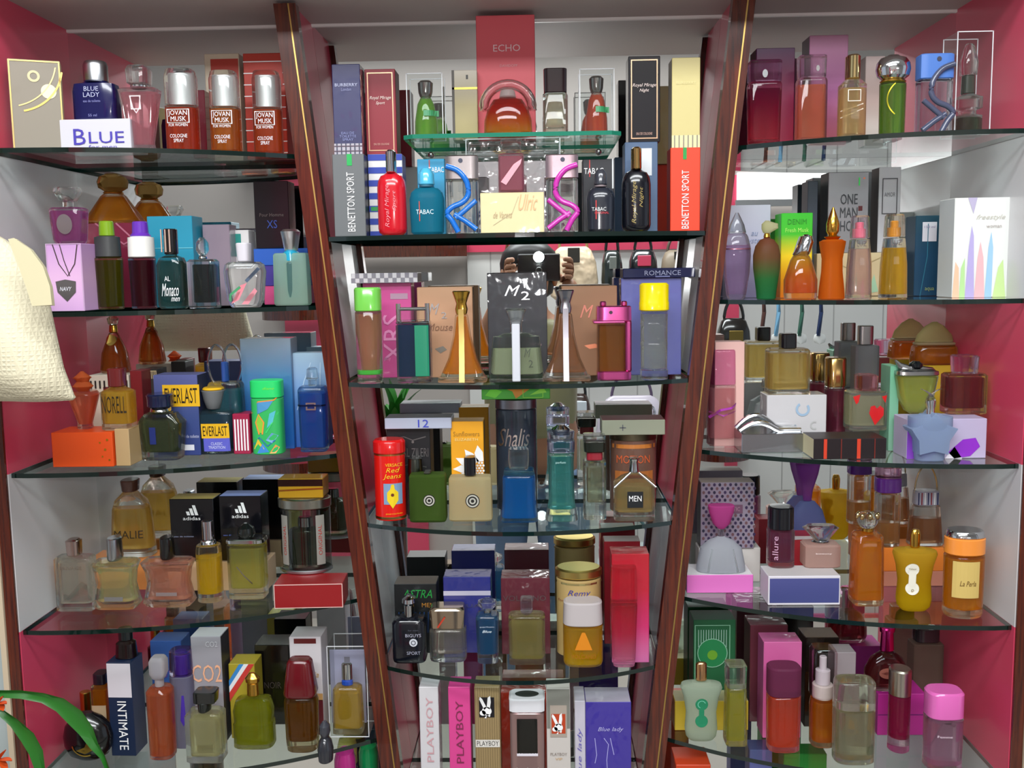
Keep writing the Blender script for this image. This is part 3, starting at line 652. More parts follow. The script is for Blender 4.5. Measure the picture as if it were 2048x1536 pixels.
bottle('perfume_bottle', 'tall pale pink bottle narrowing to the base with a faceted clear stopper', BOT, 'L1', 232, 312, 128, -.175, .028,
       [('bottle_body', 't:#f3c0c4', 6, [(0, .62), (.1, .55), (.2, .62), (.72, .98), (.74, .9)]), ('liquid', 'l:#ee9aa4', .003, .08, .69), ('collar', CHR, 2, [(.74, .42, .9), (.78, .42, .9)]), ('stopper', 't:#dfe3e4', 8, [(.78, .46, 1), (.95, .52, 1), (1, .44, .9)])],
       [FRAME(-.02, .56, .26, .16, .0012, 'p:#f6e4e6'), LINE([(-.15, .64), (-.1, .5), (-.02, .44), (.07, .5), (.11, .64)], .0014, 'p:#f6e4e6')])
for i, (x0, x1, yt, lq, lb) in enumerate(((323, 386, 134, '#c63a10', 'leftmost musk bottle with red orange liquid and tall clear cap'), (413, 471, 138, '#c46a08', 'middle musk bottle with amber liquid and tall clear cap'), (500, 556, 138, '#c8541c', 'musk bottle with orange liquid before the red striped box'))):
    bottle('perfume_bottle', lb, BOT, 'L1', x0, x1, yt, (-.165, -.15, -.125)[i], .032,
           [('bottle_body', 't:#f2c9a4', 3.2, [(0, .95), (.02, 1), (.55, 1), (.56, .9)]), ('liquid', 'l:' + lq, .002, .02, .53), ('cap', 'c', 3, [(.56, .98), (.9, .98), (1, .86)]), ('sprayer', 'm:#ffffff:.6', 2, [(.561, .62), (.94, .62)])],
           [FRAME(0, .42, .72, .17, .001, W_), T('JOVAN\nMUSK', 0, .42, .6, .13, W_), T('FOR WOMEN', 0, .31, .6, .035, W_), T('COLOGNE\nSPRAY', 0, .15, .55, .1, W_)])
def stripes(m, n, t0=.0, t1=1., x=0, w=1.0, wd=.0012, pn='printed_line'):
    return [LINE([(x - w / 2, t0 + (t1 - t0) * i / (n - 1)), (x + w / 2, t0 + (t1 - t0) * i / (n - 1))], wd, m, pn) for i in range(n)]
carton('perfume_box', 'brick red box with thin white horizontal lines beside the left post', BOX, 'L1', 490, 572, 106, -.06, .035, 'p:#b83524', art=stripes(W_, 9, .06, .92) + [R_(.1, .8, .7, .22, 'p:#b83524', lift=.001), FRAME(.1, .8, .68, .22, .001, W_)])
carton('perfume_box', 'beige box with a dark red square top on the top left shelf', BOX, 'L1', 413, 482, 107, -.05, .03, 'p:#c9bba4', art=[R_(.08, .82, .8, .26, 'p:#a83020')] + stripes('p:#a89a84', 6, .1, .6))
carton('perfume_box', 'small maroon box standing between the first two musk bottles', BOX, 'L1', 384, 412, 180, -.08, .03, 'g:#6e2230')
# ---------------- left row 2
carton('perfume_box', 'pink box printed with a chain and a silver shield', BOX, 'L2', 95, 166, 487, -.19, .045, 'v:#dcaee0:#e2b6dc:#c99ad0', key='pinkbox', art=[FRAME(0, .5, 1, 1, .001, 'p:#c8a8c8'), LINE([(-.3, .99), (-.15, .7), (.08, .52), (.3, .7), (.4, .98)], .0012, 'm:#9a8a94'), LINE([(-.1, .99), (.0, .75), (.14, .52)], .001, 'm:#9a8a94'), POLY([(-.28, .44), (.0, .47), (.3, .44), (.28, .28), (.02, .14), (-.24, .28)], 'm:#a9a6ae:.35'), T('NAVY', .0, .33, .34, .06, 'p:#e8e6ee', sh=.3)])
bottle('perfume_bottle', 'violet pink bottle with silver shield and clear stopper standing on the pink box', BOT, 'pinkbox', 94, 160, 373, -.185, .028,
       [('bottle_body', 't:#d9a6cc', 8, [(0, .8), (.08, .86), (.6, 1), (.64, .95)]), ('liquid', 'l:#b35a9c', .002, .05, .58), ('neck', 'c', 2, [(.64, .3, .5), (.76, .3, .5)]), ('stopper', 'c', 5, [(.76, .45, .7), (.92, .72, .9), (1, .7, .85)])], [DISC(0, .34, .24, 'm:#c8bcc8:.3', ry=.3)])
carton('perfume_box', 'crimson box with slanted gold lettering carrying the amber decanter', BOX, 'L2', 168, 306, 446, -.085, .045, 'x:#7c1836', key='crim', art=[T('POSSESS', -.42, .4, .5, .1, 'p:#d8a050', rot=1), LINE([(-.3, 1), (.1, .75), (.45, .9)], .002, 'p:#b86a80'), LINE([(0, 1), (.25, .8), (.5, .7)], .002, 'p:#b86a80')])
bottle('perfume_bottle', 'large amber decanter with oval glass stopper standing on the crimson box', BOT, 'crim', 156, 272, 345, -.08, .04,
       [('bottle_body', 't:#eab866', 5, [(0, .98), (.04, 1), (.55, .42), (.6, .36)]), ('liquid', 'l:#d8861a', .003, .04, .54), ('collar', GOLD, 2, [(.6, .34, .7), (.64, .34, .7)]), ('stopper', 'l:#9a7434', 2.3, [(.64, .3, .6), (.72, .48, .8), (.84, .52, .85), (.94, .44, .8), (1, .26, .5)])])
bottle('perfume_bottle', 'dark olive bottle with charcoal collar and lime green tip', BOT, 'L2', 178, 234, 441, -.16, .032,
       [('bottle_body', 't:#a8a030', 2.2, [(0, .9), (.3, .93), (.58, 1), (.6, .9)]), ('liquid', 'l:#55560c', .002, .03, .56), ('collar', 'p:#3a3c3c', 2, [(.59, .84), (.6, .92), (.82, .88), (.83, .75)]), ('cap', 'g:#7fa620', 2, [(.83, .54), (.93, .52), (1, .5)])])
bottle('perfume_bottle', 'dark wine coloured bottle with white collar and violet tip', BOT, 'L2', 248, 300, 442, -.16, .032,
       [('bottle_body', 't:#a04860', 2.2, [(0, .92), (.3, .94), (.58, 1), (.6, .9)]), ('liquid', 'l:#4a1220', .002, .03, .56), ('collar', 'p:#f0eee8', 2, [(.59, .96), (.6, 1), (.82, .97), (.83, .8)]), ('cap', 'g:#6a35b4', 2, [(.83, .8), (.87, .62), (.93, .6), (1, .58)])])
carton('perfume_box', 'turquoise box standing behind the small dark script bottle', BOX, 'L2', 298, 388, 432, -.1, .04, 'p:#2492b0', art=[LINE([(-.5, .65), (.5, .65)], .001, 'p:#6cc0d0')])
bottle('perfume_bottle', 'dark green flask with striped black cap and white script before the turquoise box', BOT, 'L2', 308, 365, 457, -.17, .026,
       [('bottle_body', 't:#5e7a70', 4, [(0, .88), (.05, 1), (.55, 1), (.64, .8), (.68, .4)]), ('liquid', 'l:#56685a', .002, .03, .6), ('cap', 'g:#1c1818', 2, [(.68, .44, .8), (.7, .46, .85), (1, .46, .85)])],
       [T('Monaco', .03, .24, .6, .16, W_, sh=.4), T('AL', -.05, .38, .2, .06, W_), T('men', .2, .12, .3, .05, W_, sh=.4)])
for x_ in (-.007, -.002, .003):
    extra('cap_stripe', boxg(x_, x_ + .0012, -.0142, -.0125, LAST['h'] * .71, LAST['h'] * .99), 'p:#c8a898', None)
bottle('perfume_bottle', 'clear square bottle with a dark core and round clear stopper', BOT, 'L2', 372, 428, 474, -.165, .026,
       [('bottle_body', 'c', 8, [(0, 1), (.66, 1), (.69, .9)]), ('liquid', 'l:#182220', .006, .08, .62), ('neck', CHR, 2, [(.69, .3, .6), (.74, .3, .6)]), ('stopper', 'c', 2, [(.74, .25, .6), (.82, .44, .9), (.92, .42, .85), (1, .2, .4)])])
bottle('perfume_bottle', 'clear leaning bottle with pink and green brush strokes and white cap', BOT, 'L2', 442, 524, 484, -.16, .028,
       [('bottle_body', 'c', 5, [(0, .7), (.12, .86), (.55, 1), (.66, .92), (.7, .8)]), ('liquid', 'l:#e8dcd8', .004, .05, .6), ('cap', 'p:#d8d4dc', 3, [(.7, .3, .7), (.99, .34, .8)])],
       [POLY([(-.3, .06), (-.05, .34), (.12, .38), (-.1, .12)], 'p:#e48a96'), POLY([(-.05, .05), (.3, .3), (.36, .25), (.12, .05)], 'p:#e0909c'), LINE([(-.32, .1), (-.3, .2), (-.05, .32)], .003, 'p:#4a9a6a'), LINE([(.1, .4), (.42, .6)], .004, 'p:#46566e')])
carton('perfume_box', 'smoky mauve translucent box behind the clear leaning bottle', BOX, 'L2', 408, 462, 449, -.075, .03, 'x:#8a7a88')
carton('perfume_box', 'small white and teal box between the mauve box and the blue box', BOX, 'L2', 466, 500, 460, -.05, .03, 'p:#dcd8d8', art=[R_(-.2, .8, .5, .3, 'p:#1f8a80')])
carton('perfume_box', 'bright pink box at the bottom of the stack beside the left post', BOX, 'L2', 528, 612, 572, -.055, .05, 'p:#c8447c', key='pk')
carton('perfume_box', 'violet box above the pink one in the stack beside the left post', BOX, 'pk', 524, 612, 531, -.055, .05, 'p:#3c2c86', key='vio')
carton('perfume_box', 'royal blue box near the top of the stack beside the left post', BOX, 'vio', 507, 616, 497, -.055, .05, 'p:#2057b4', key='blu')
carton('perfume_box', 'black box with faint blue letters topmost of the stack beside the left post', BOX, 'blu', 509, 578, 362, -.055, .035, 'g:#121218', art=[T('Pour Homme', 0, .5, .7, .05, 'p:#5a4a48'), T('XS', 0, .36, .3, .12, 'p:#243c8c')])
bottle('perfume_bottle', 'frosted sea green square bottle with fluted silver cap', BOT, 'L2', 545, 612, 458, -.11, .026,
       [('bottle_body', 'f:#b8dcc8', 8, [(0, 1), (.03, 1.04), (.66, 1), (.69, .96)]), ('collar', 'g:#23a5c8', 2, [(.58, .46, 1.05), (.71, .46, 1.05)]), ('ampoule', 't:#3a7a9a', 2, [(.1, .28, 1.05), (.2, .4, 1.1), (.55, .42, 1.1), (.58, .4, 1.05)]), ('cap', 'm:#f0f2f4:.32', 2, [(.71, .36, .8), (.74, .4, .9), (.9, .52, 1.1), (.97, .58, 1.2), (1, .48, 1)])])
# ---------------- left row 3
carton('perfume_box', 'bright orange low box with gold flecks at the left of its shelf', BOX, 'L3', 103, 226, 865, 934, .05, 'p:#f4571a', key='org', art=[DISC(.3, .7, .016, 'm:#f0b840:.3'), DISC(.38, .5, .02, 'm:#f0b840:.3'), DISC(.33, .3, .014, 'm:#f0b840:.3'), DISC(.42, .78, .02, 'm:#f0b840:.3'), DISC(.44, .2, .016, 'm:#f0b840:.3')])
carton('perfume_box', 'low pale gold box beside the bright orange box', BOX, 'L3', 230, 259, 858, 932, .05, 'g:#c9a878', key='gld')
carton('perfume_box', 'white box with tall dark letters behind the bottle on the gold and orange boxes', BOX, 'L3', 182, 262, 750, -.095, .04, 'p:#e2d6c4', key='wht', art=[T('IIIIIIIII', 0, .88, .94, .1, 'p:#2a2220'), R_(0, .6, .3, .5, 'p:#7c1d22')])
bottle('perfume_bottle', 'pink orange goblet shaped bottle with flower stopper standing on the bright orange box', BOT, 'org', 127, 186, 745, -.17, .03,
       [('bottle_body', 't:#f2b498', 3, [(0, .5), (.1, .46), (.6, 1), (.66, .9)]), ('liquid', 'l:#ee7a54', .002, .08, .6), ('stopper', 'f:#f0824a', 2, [(.66, .4), (.74, .7), (.82, .4), (.9, .56), (1, .16)])])
for i in range(5):
    a = 2 * PI * i / 5
    extra('petal', leafg((0, 0, LAST['h'] * .68), (.011 * math.cos(a), .011 * math.sin(a), LAST['h'] * .9), .013, .2, 5), 'f:#f08a50', 60)
bottle('perfume_bottle', 'square yellow gold bottle with tall black lettering and brown cap', BOT, 'org', 196, 258, 738, -.175, .028,
       [('bottle_body', 't:#efdfa0', 5, [(0, 1), (.62, 1), (.7, .5)]), ('liquid', 'l:#e8b42a', .0025, .1, .62), ('cap', 'g:#6e2222', 3, [(.7, .5, .8), (1, .52, .85)])],
       [T('NORELL', 0, .42, .8, .28, 'p:#2c2410')])
bottle('perfume_bottle', 'tall cone shaped amber bottle with gold medallion on the white lettered box', BOT, 'wht', 188, 246, 632, -.08, .035,
       [('bottle_body', 't:#dcae6a', 2.4, [(0, .94), (.04, 1), (.35, .84), (.62, .42), (.7, .32)]), ('liquid', 'l:#b8641a', .002, .04, .6), ('neck', GOLD, 2, [(.7, .3), (.84, .26)]), ('cap', 't:#c49048', 2, [(.84, .34), (.95, .4), (1, .2)])], [DISC(0, .58, .19, 'm:#e0b860:.25', 'medallion', lift=.002)])
carton('perfume_box', 'dark red box beside the white lettered box', BOX, 'L3', 264, 287, 742, -.1, .035, 'p:#7c1c22')
carton('perfume_box', 'dark box with beige comb striped top behind the faceted bottle', BOX, 'L3', 287, 318, 738, -.07, .035, 'p:#3a3433', art=[R_(0, .93, .96, .1, 'p:#d0b890')] + [LINE([(-.4 + .1 * i, .88), (-.4 + .1 * i, .97)], .001, 'p:#2a2220') for i in range(9)])
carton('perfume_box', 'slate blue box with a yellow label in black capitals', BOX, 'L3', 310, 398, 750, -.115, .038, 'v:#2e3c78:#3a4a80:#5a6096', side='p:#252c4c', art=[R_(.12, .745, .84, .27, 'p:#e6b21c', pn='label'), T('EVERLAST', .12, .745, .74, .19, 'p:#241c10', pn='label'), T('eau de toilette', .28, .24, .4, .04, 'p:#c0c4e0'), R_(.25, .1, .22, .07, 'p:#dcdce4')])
bottle('perfume_bottle', 'faceted clear bottle with navy cap holding greenish liquid', BOT, 'L3', 268, 358, 790, 922, .035,
       [('bottle_body', 'c', 6, [(0, .84, .9), (.1, .86, .9), (.56, 1, 1), (.7, .66, .8), (.72, .5, .7)]), ('liquid', 'l:#5e6a3a', .004, .12, .6), ('collar', CHR, 2, [(.72, .46, .9), (.8, .42, .8)]), ('cap', 'g:#141c3c', 2, [(.8, .56, 1.1), (.94, .56, 1.1), (.98, .6, 1.15), (1, .56, 1.1)])],
       [R_(-.1, .38, .14, .26, 'p:#1c2c70')])
bottle('perfume_bottle', 'teal bottle with grey cone cap and a yellow label in black capitals', BOT, 'L3', 380, 464, 777, 910, .034,
       [('bottle_body', 't:#9cc0cc', 6, [(0, .84), (.05, .86), (.6, 1), (.66, .9)]), ('liquid', 'f:#1f5a74', .003, .06, .6), ('cap', 'p:#6c6e70', 2, [(.68, .36, .8), (.8, .46, 1), (.95, .58, 1.1), (.96, .58, 1.1)]), ('cap_top', 'p:#e8b418', 2, [(.96, .52, 1), (1, .5, .95)])],
       [R_(.08, .36, .66, .22, 'p:#e6b21c', 'label'), T('EVERLAST', .08, .36, .58, .15, 'p:#241c10', pn='label'), R_(.1, .15, .62, .2, 'p:#5a5cc0', 'label'), T('CLASSIC\nTRADITION', .1, .14, .4, .1, 'p:#d0d4f0', pn='label'), R_(-.33, .26, .1, .38, 'p:#14182c', 'label')])
bottle('perfume_bottle', 'handbag shaped clear bottle with teal liquid and ring handles', BOT, 'L3', 412, 482, 750, -.105, .03,
       [('bottle_body', 'c', 5, [(0, 1), (.86, .96), (.9, .9)]), ('liquid', 'l:#1f7c8e', .003, .06, .8), ('cap', 'g:#2a4a90', 2, [(.9, .2, .6), (1.16, .2, .6)])])
for s in (-.009, .009):
    extra('ring_handle', tube([(s + .012 * math.cos(t), s * .3, LAST['h'] + .012 + .026 * math.sin(t)) for t in [2 * PI * q / 22 for q in range(22)]], .0016, 6, True), 'c', 60)
carton('perfume_box', 'small crimson box with white vertical bars', BOX, 'L3', 466, 500, 828, -.11, .03, 'p:#9a1840', art=[R_(-.36 + .18 * i, .48, .09, .78, 'p:#efe6ea') for i in range(5)])
bottle('perfume_tin', 'green oval tin painted with blue leaves outlined in orange', 'perfume tin', 'L3', 498, 561, 762, 910, .032,
       [('tin_body', 'p:#2fb05c', 3.4, [(0, .98), (.76, .98)]), ('lid', 'p:#22d06a', 3.4, [(.765, 1, 1.02), (1, 1, 1.02)])],
       [T('diane', .15, .9, .36, .035, 'p:#7ae03a', sh=.3), POLY([(-.45, .56), (-.2, .72), (.3, .74), (.1, .62), (-.2, .56)], 'p:#4a90c0'), LINE([(-.45, .56), (-.2, .72), (.3, .74), (.45, .8)], .0016, 'p:#e08a3a'), POLY([(-.2, .3), (-.28, .44), (-.2, .54), (-.05, .44), (-.08, .3)], 'p:#8ac43a'), LINE([(-.2, .28), (-.3, .44), (-.2, .55), (-.04, .44), (-.1, .28)], .0018, 'p:#f0903a'),
        POLY([(.05, .36), (.15, .56), (.35, .6), (.25, .45)], 'p:#52b6c4'), LINE([(.02, .3), (.2, .42), (.42, .58)], .0014, 'p:#3cd070'), POLY([(.0, .2), (.2, .3), (.4, .26), (.2, .16)], 'p:#6aa0c8'), POLY([(-.4, .08), (-.25, .22), (-.05, .08)], 'p:#e4c43a'), POLY([(-.3, .02), (-.1, .16), (.1, .04)], 'p:#3f88d0'), POLY([(.1, .02), (.3, .14), (.42, .1), (.3, .02)], 'p:#e8a050'), LINE([(-.42, .14), (-.2, .24), (.05, .12), (.3, .2)], .0014, 'p:#2a60b0')], artpart=0)
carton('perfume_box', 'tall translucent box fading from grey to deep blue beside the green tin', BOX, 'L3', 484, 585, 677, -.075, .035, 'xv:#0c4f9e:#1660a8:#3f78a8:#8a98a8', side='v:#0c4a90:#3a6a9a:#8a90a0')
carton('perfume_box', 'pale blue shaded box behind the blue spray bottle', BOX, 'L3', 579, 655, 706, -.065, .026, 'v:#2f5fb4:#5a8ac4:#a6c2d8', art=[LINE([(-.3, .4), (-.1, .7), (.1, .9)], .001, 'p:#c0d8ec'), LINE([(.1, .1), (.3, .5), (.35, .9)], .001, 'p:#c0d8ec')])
bottle('perfume_bottle', 'cobalt blue square spray bottle with silver buckle band beside the left post', BOT, 'L3', 594, 650, 737, 905, .028,
       [('bottle_body', 't:#7fb0e0', 6, [(0, .94), (.74, 1), (.78, .9)]), ('liquid', 'f:#2468c8', .0025, .05, .7), ('neck', 'c', 2, [(.78, .3, .6), (.86, .3, .6)]), ('cap', 'c', 2.5, [(.86, .42, .8), (.98, .36, .7), (1, .3, .6)])],
       [R_(0, .56, 1.0, .02, 'm:#2a3a70:.3', lift=.001), FRAME(0, .55, .36, .09, .002, 'm:#d0d0cc:.25', 'buckle')])
# ---------------- left row 4
bottle('perfume_bottle', 'flat clear faintly pink bottle with round silver cap at the far left', BOT, 'L4', 106, 180, 1082, 1224, .024,
       [('bottle_body', 'c', 8, [(0, 1), (.73, 1), (.76, .94)]), ('liquid', 'l:#ecd8c8', .005, .1, .68), ('cap', 'm:#c8b0a8:.2', 3, [(.77, .34, .8), (.98, .36, .9), (1, .3, .7)])], [T('PRIVAGE', 0, .62, .6, .05, 'p:#6a5a50')])
def waist(): return [(0, .86), (.06, .96), (.12, .9), (.34, .78), (.52, .84), (.64, .98), (.67, .92)]
bottle('perfume_bottle', 'hourglass clear bottle of pale yellow liquid with slim silver cap', BOT, 'L4', 174, 268, 1081, 1222, .034,
       [('bottle_body', 'c', 5, waist()), ('liquid', 'l:#dcdca0', .006, .1, .6), ('cap', 'm:#b8bcc0:.25', 2, [(.68, .28, .8), (.72, .3, .85), (1, .28, .8)])], [R_(.02, .16, .4, .06, 'm:#b8b8b8:.4', 'label')])
bottle('perfume_bottle', 'hourglass bottle of salmon liquid with slim black cap', BOT, 'L4', 274, 380, 1080, 1217, .034,
       [('bottle_body', 't:#f4d8ce', 5, waist()), ('liquid', 'l:#dc9c84', .006, .1, .6), ('cap', 'g:#141414', 2, [(.68, .24, .7), (.72, .26, .8), (1, .24, .75)])], [R_(.02, .2, .4, .05, 'm:#c8b8b8:.4', 'label')])
carton('perfume_box', 'flat orange brown box lying under the lettered amber bottle', BOX, 'L4', 178, 312, 1118, -.07, .045, 'p:#d88848', key='ob')
bottle('perfume_bottle', 'large tapering amber bottle with brown cap and dark letters on the orange brown box', BOT, 'ob', 210, 298, 962, -.065, .034,
       [('bottle_body', 'c', 3, [(0, 1), (.06, 1), (.6, .86), (.72, .72), (.84, .34)]), ('liquid', 'l:#dcae4c', .003, .1, .62), ('cap', 'g:#5e3c30', 2.5, [(.84, .34, .8), (.99, .38, .9)])], [T('MALIE', 0, .3, .66, .1, 'p:#2c2410')])
carton('perfume_box', 'flat beige box under the two black striped logo boxes', BOX, 'L4', 342, 535, 1124, -.075, .045, 'p:#d4b48e', key='bb', art=[DISC(-.12, .5, .035, 'p:#a89a8c', r2=.028), DISC(.14, .5, .035, 'p:#a89a8c', r2=.028)])
def trefoil(x, t, s): return [POLY([(x - s * .5 + .36 * s * i, t - .055 * (1 - 0 * i)), (x - s * .5 + .36 * s * i + .28 * s, t - .055), (x - s * .5 + .36 * s * i + .28 * s - .06 * s * i + .02, t - .04 + .045 * i * .5 + .02), (x - s * .62 + .36 * s * i + .02, t - .03 + .045 * i * .5 + .03)], W_) for i in range(3)]
def threebars(x, t, s, H):
    out = []
    for i in range(3):
        xb = x - s * .55 + i * s * .42; hh = H * (.38 + .31 * i)
        out.append(POLY([(xb, t), (xb + s * .32, t), (xb + s * .32 - s * .30 * hh / H, t + hh), (xb - s * .30 * hh / H, t + hh)], W_, 'logo'))
    return out
carton('perfume_box', 'black box with white three bar logo and gold top', BOX, 'bb', 341, 429, 998, -.07, .035, 'g:#0d0d12', top='p:#b49c52', side='g:#0a0a0e', art=threebars(.02, .74, .22, .16) + [T('adidas', .0, .69, .4, .055, W_, pn='logo'), T('eau de toilette', -.2, .4, .45, .022, 'p:#9aa0c0')])
carton('perfume_box', 'black box with white three bar logo and pale blue top', BOX, 'bb', 440, 524, 992, -.07, .035, 'g:#0d0d12', top='p:#8a98d0', side='g:#0a0a0e', art=threebars(.02, .74, .22, .16) + [T('adidas', .0, .69, .4, .055, W_, pn='logo'), T('eau de toilette', -.2, .4, .45, .022, 'p:#6a80d0')])
bottle('perfume_bottle', 'slim bottle of bright yellow liquid with silver pump', BOT, 'L4', 386, 435, 1046, 1207, .03,
       [('bottle_body', 'c', 2.6, [(0, 1), (.64, 1), (.7, .94)]), ('liquid', 'l:#e8b400', .003, .1, .56), ('collar', CHR, 2, [(.7, .66), (.76, .6)]), ('cap', 'm:#d0c8c8:.12', 2, [(.76, .46), (.99, .46), (1, .42)])])
bottle('perfume_bottle', 'square clear bottle with chrome bar shoulders and black knob', BOT, 'L4', 450, 526, 1052, 1200, .032,
       [('bottle_body', 'c', 6, [(0, .96), (.74, .98)]), ('liquid', 'l:#c2ba5c', .004, .14, .68), ('shoulder_bar', 'm:#c8ccca:.15', 5, [(.745, 1.02), (.81, 1)]), ('knob', 'g:#141816', 2, [(.81, .4, .8), (.86, .46, .9), (.94, .4, .8), (1, .16, .3)])],
       [LINE([(-.2, .45), (.0, .32), (.2, .22)], .0014, 'm:#d0d0c8')])
carton('perfume_box', 'dark red box with white edges under the grey tin near the left post', BOX, 'L4', 547, 684, 1168, 1216, .045, 'p:#8c1418', key='drb', rz=.04, art=[FRAME(0, .5, 1, .99, .001, 'p:#d8b4ac')])
bottle('perfume_tin', 'round grey silver display tin holding a dark green bottle', 'perfume tin', 'drb', 550, 655, 1000, -.11, .05,
       [('tin_base', SIL, 2, [(0, 1), (.05, 1)]), ('window', 'at:#c8ccc8', 2, [(.05, .97), (.86, .97)]), ('inner_bottle', 't:#a8b090', 5, [(.06, .62, .62), (.55, .62, .62), (.58, .3, .3)]), ('liquid', 'l:#3e4628', .002, .1, .54), ('sprayer', CHR, 2, [(.58, .3, .3), (.72, .28, .28)]), ('lid', 'm:#a8a698:.28', 2, [(.86, 1.02), (.98, 1.02), (1, .96)])],
       [R_(-.34, .45, .14, .66, 'p:#8a8880', 'label'), R_(.34, .45, .14, .66, 'p:#8a8880', 'label'), T('ORIGINAL', -.34, .45, .4, .06, 'p:#a83028', rot=1, pn='label'), T('ORIGINAL', .34, .45, .4, .06, 'p:#a83028', rot=1, pn='label')], artpart=1, key='tin4')
carton('perfume_box', 'gold topped amber box resting on the grey silver tin', BOX, 'tin4', 556, 646, 958, -.1, .035, 'g:#a8801c', art=[R_(0, .8, 1, .36, 'g:#1c0c06'), LINE([(-.5, .4), (.5, .5)], .002, 'm:#f0d060')])
# ---------------- left row 5
bottle('perfume_bottle', 'round black bottle with a golden star emblem in the bottom left corner', BOT, 'L5', 112, 212, 1438, 1530, .04,
       [('bottle_body', 'g:#0a0a0c', 2, [(0, .5), (.1, .78), (.3, .97), (.5, 1), (.72, .9), (.9, .6), (1, .3)])],
       [POLY([(-.12, .3), (.06, .38), (.14, .56), (.18, .38), (.34, .4), (.2, .3), (.05, .22)], 'm:#d8b050:.3', 'emblem'), ARC(.06, .44, .26, 190, 290, .002, 'm:#d8b050:.3', 'emblem')])
bottle('perfume_bottle', 'small bottle with slim golden cap behind the round black bottle', BOT, 'L5', 148, 184, 1390, -.13, .022, [('bottle_body', 'g:#4a0e14', 3, [(0, 1), (.55, 1), (.6, .6)]), ('cap', 'm:#d8ac50:.2', 2, [(.6, .6), (1, .6)])])
bottle('perfume_bottle', 'square amber bottle with black cap beside the navy lettered box', BOT, 'L5', 182, 214, 1352, -.14, .026, [('bottle_body', 't:#dfa040', 8, [(0, 1), (.84, 1), (.86, .9)]), ('liquid', 'l:#b87410', .002, .05, .8), ('cap', 'g:#17121c', 4, [(.86, .8), (1, .8)])], [R_(0, .45, .9, .3, 'p:#b09878', 'label')])
carton('perfume_box', 'tall navy box with white letters reading downwards and pale top panel', BOX, 'L5', 218, 268, 1325, 1512, .035, 'p:#13233f', side='p:#3c4664', key='inti', rz=-.03, art=[R_(0, .81, .96, .36, 'p:#cfcad0', 'label'), T('INTIMATE', .05, .33, .52, .36, W_, rot=-1)])
bottle('perfume_bottle', 'short dark bottle standing on the tall navy lettered box', BOT, 'inti', 224, 264, 1262, -.15, .024, [('bottle_body', 'g:#170a0a', 3, [(0, 1), (.5, .9), (.6, .6)]), ('cap', 'g:#0c1416', 2, [(.6, .7), (1, .7)])])
bottle('perfume_bottle', 'tall orange cylinder bottle with clear white knob stopper', BOT, 'L5', 287, 337, 1322, 1522, .032,
       [('bottle_body', 't:#f0b498', 3, [(0, .96), (.66, 1), (.7, .8)]), ('liquid', 'l:#cc6c3a', .002, .03, .65), ('neck', 'f:#e0d8d8', 2, [(.7, .36), (.78, .36)]), ('stopper', 'f:#dcd8da', 5, [(.78, .46), (.84, .64), (.96, .64), (1, .5)])])
carton('perfume_box', 'bright blue box with violet letters behind the orange cylinder bottle', BOX, 'L5', 304, 366, 1282, -.06, .035, 'p:#3a62ac', art=[T('BODY', -.1, .6, .5, .1, 'p:#7a4aa8'), T('mist', .1, .35, .35, .06, 'p:#c0c8e8')])
bottle('perfume_bottle', 'tall silvery bottle with clear violet cap next to the grey numbered box', BOT, 'L5', 336, 382, 1306, -.14, .028,
       [('bottle_body', 'f:#9c98b0', 3, [(0, .96), (.74, 1)]), ('cap', 't:#6a3cb0', 3, [(.745, .98), (1, .92)]), ('sprayer', 'g:#4a2490', 2, [(.746, .5), (.95, .5)])], [POLY([(.0, .3), (.1, .56), (.2, .56), (.24, .28), (.12, .24)], 'p:#42289a')])
carton('perfume_box', 'tall grey box with three large pale orange characters', BOX, 'L5', 386, 446, 1273, -.125, .035, 'p:#99959c', side='p:#2a2830', top='p:#c8c8cc', art=[T('CO2', .0, .66, .98, .16, 'p:#efb08c'), T('CO2', .2, .93, .4, .05, 'p:#c8c6cc', pn='printed_header'), T('MEN', .1, .4, .3, .04, 'p:#d0c8cc', pn='printed_footer')])
bottle('perfume_bottle', 'square clear bottle of pale liquid with black fin cap', BOT, 'L5', 367, 440, 1388, 1528, .03,
       [('bottle_body', 'c', 8, [(0, 1), (.66, 1), (.7, .92)]), ('liquid', 'l:#cfc890', .006, .08, .6), ('neck', 'g:#181c1a', 2, [(.7, .34, .8), (.84, .38, .8)]), ('cap', 'g:#141818', 6, [(.82, .6, .7, .04), (.99, .62, .8, .06)])])
carton('perfume_box', 'olive yellow box with a red white and blue diagonal ribbon', BOX, 'L5', 460, 512, 1328, -.11, .035, 'p:#a8962c', art=[POLY([(-.5, .62), (.28, 1), (.5, 1), (-.5, .5)], 'p:#c83a34'), POLY([(-.5, .7), (.1, 1), (.28, 1), (-.5, .62)], 'p:#e8e8ea'), POLY([(-.5, .78), (-.08, 1), (.1, 1), (-.5, .7)], 'p:#3a86c8')])
carton('perfume_box', 'large black box behind the gold stoppered flask', BOX, 'L5', 512, 580, 1290, -.07, .04, 'g:#0c0a0c', art=[T('NOIR', 0, .5, .5, .08, 'p:#3c3430')])
bottle('perfume_bottle', 'squat green yellow flask with knurled gold stopper', BOT, 'L5', 460, 540, 1356, 1500, .034,
       [('bottle_body', 't:#d8dc6a', 4, [(0, 1), (.32, 1), (.34, .94), (.5, .98), (.64, .84), (.68, .4)]), ('liquid', 'l:#9aa01c', .003, .05, .58), ('neck', GOLD, 2, [(.68, .3), (.86, .28)]), ('stopper', GOLD, 2, [(.86, .34), (.93, .38), (1, .2)])])
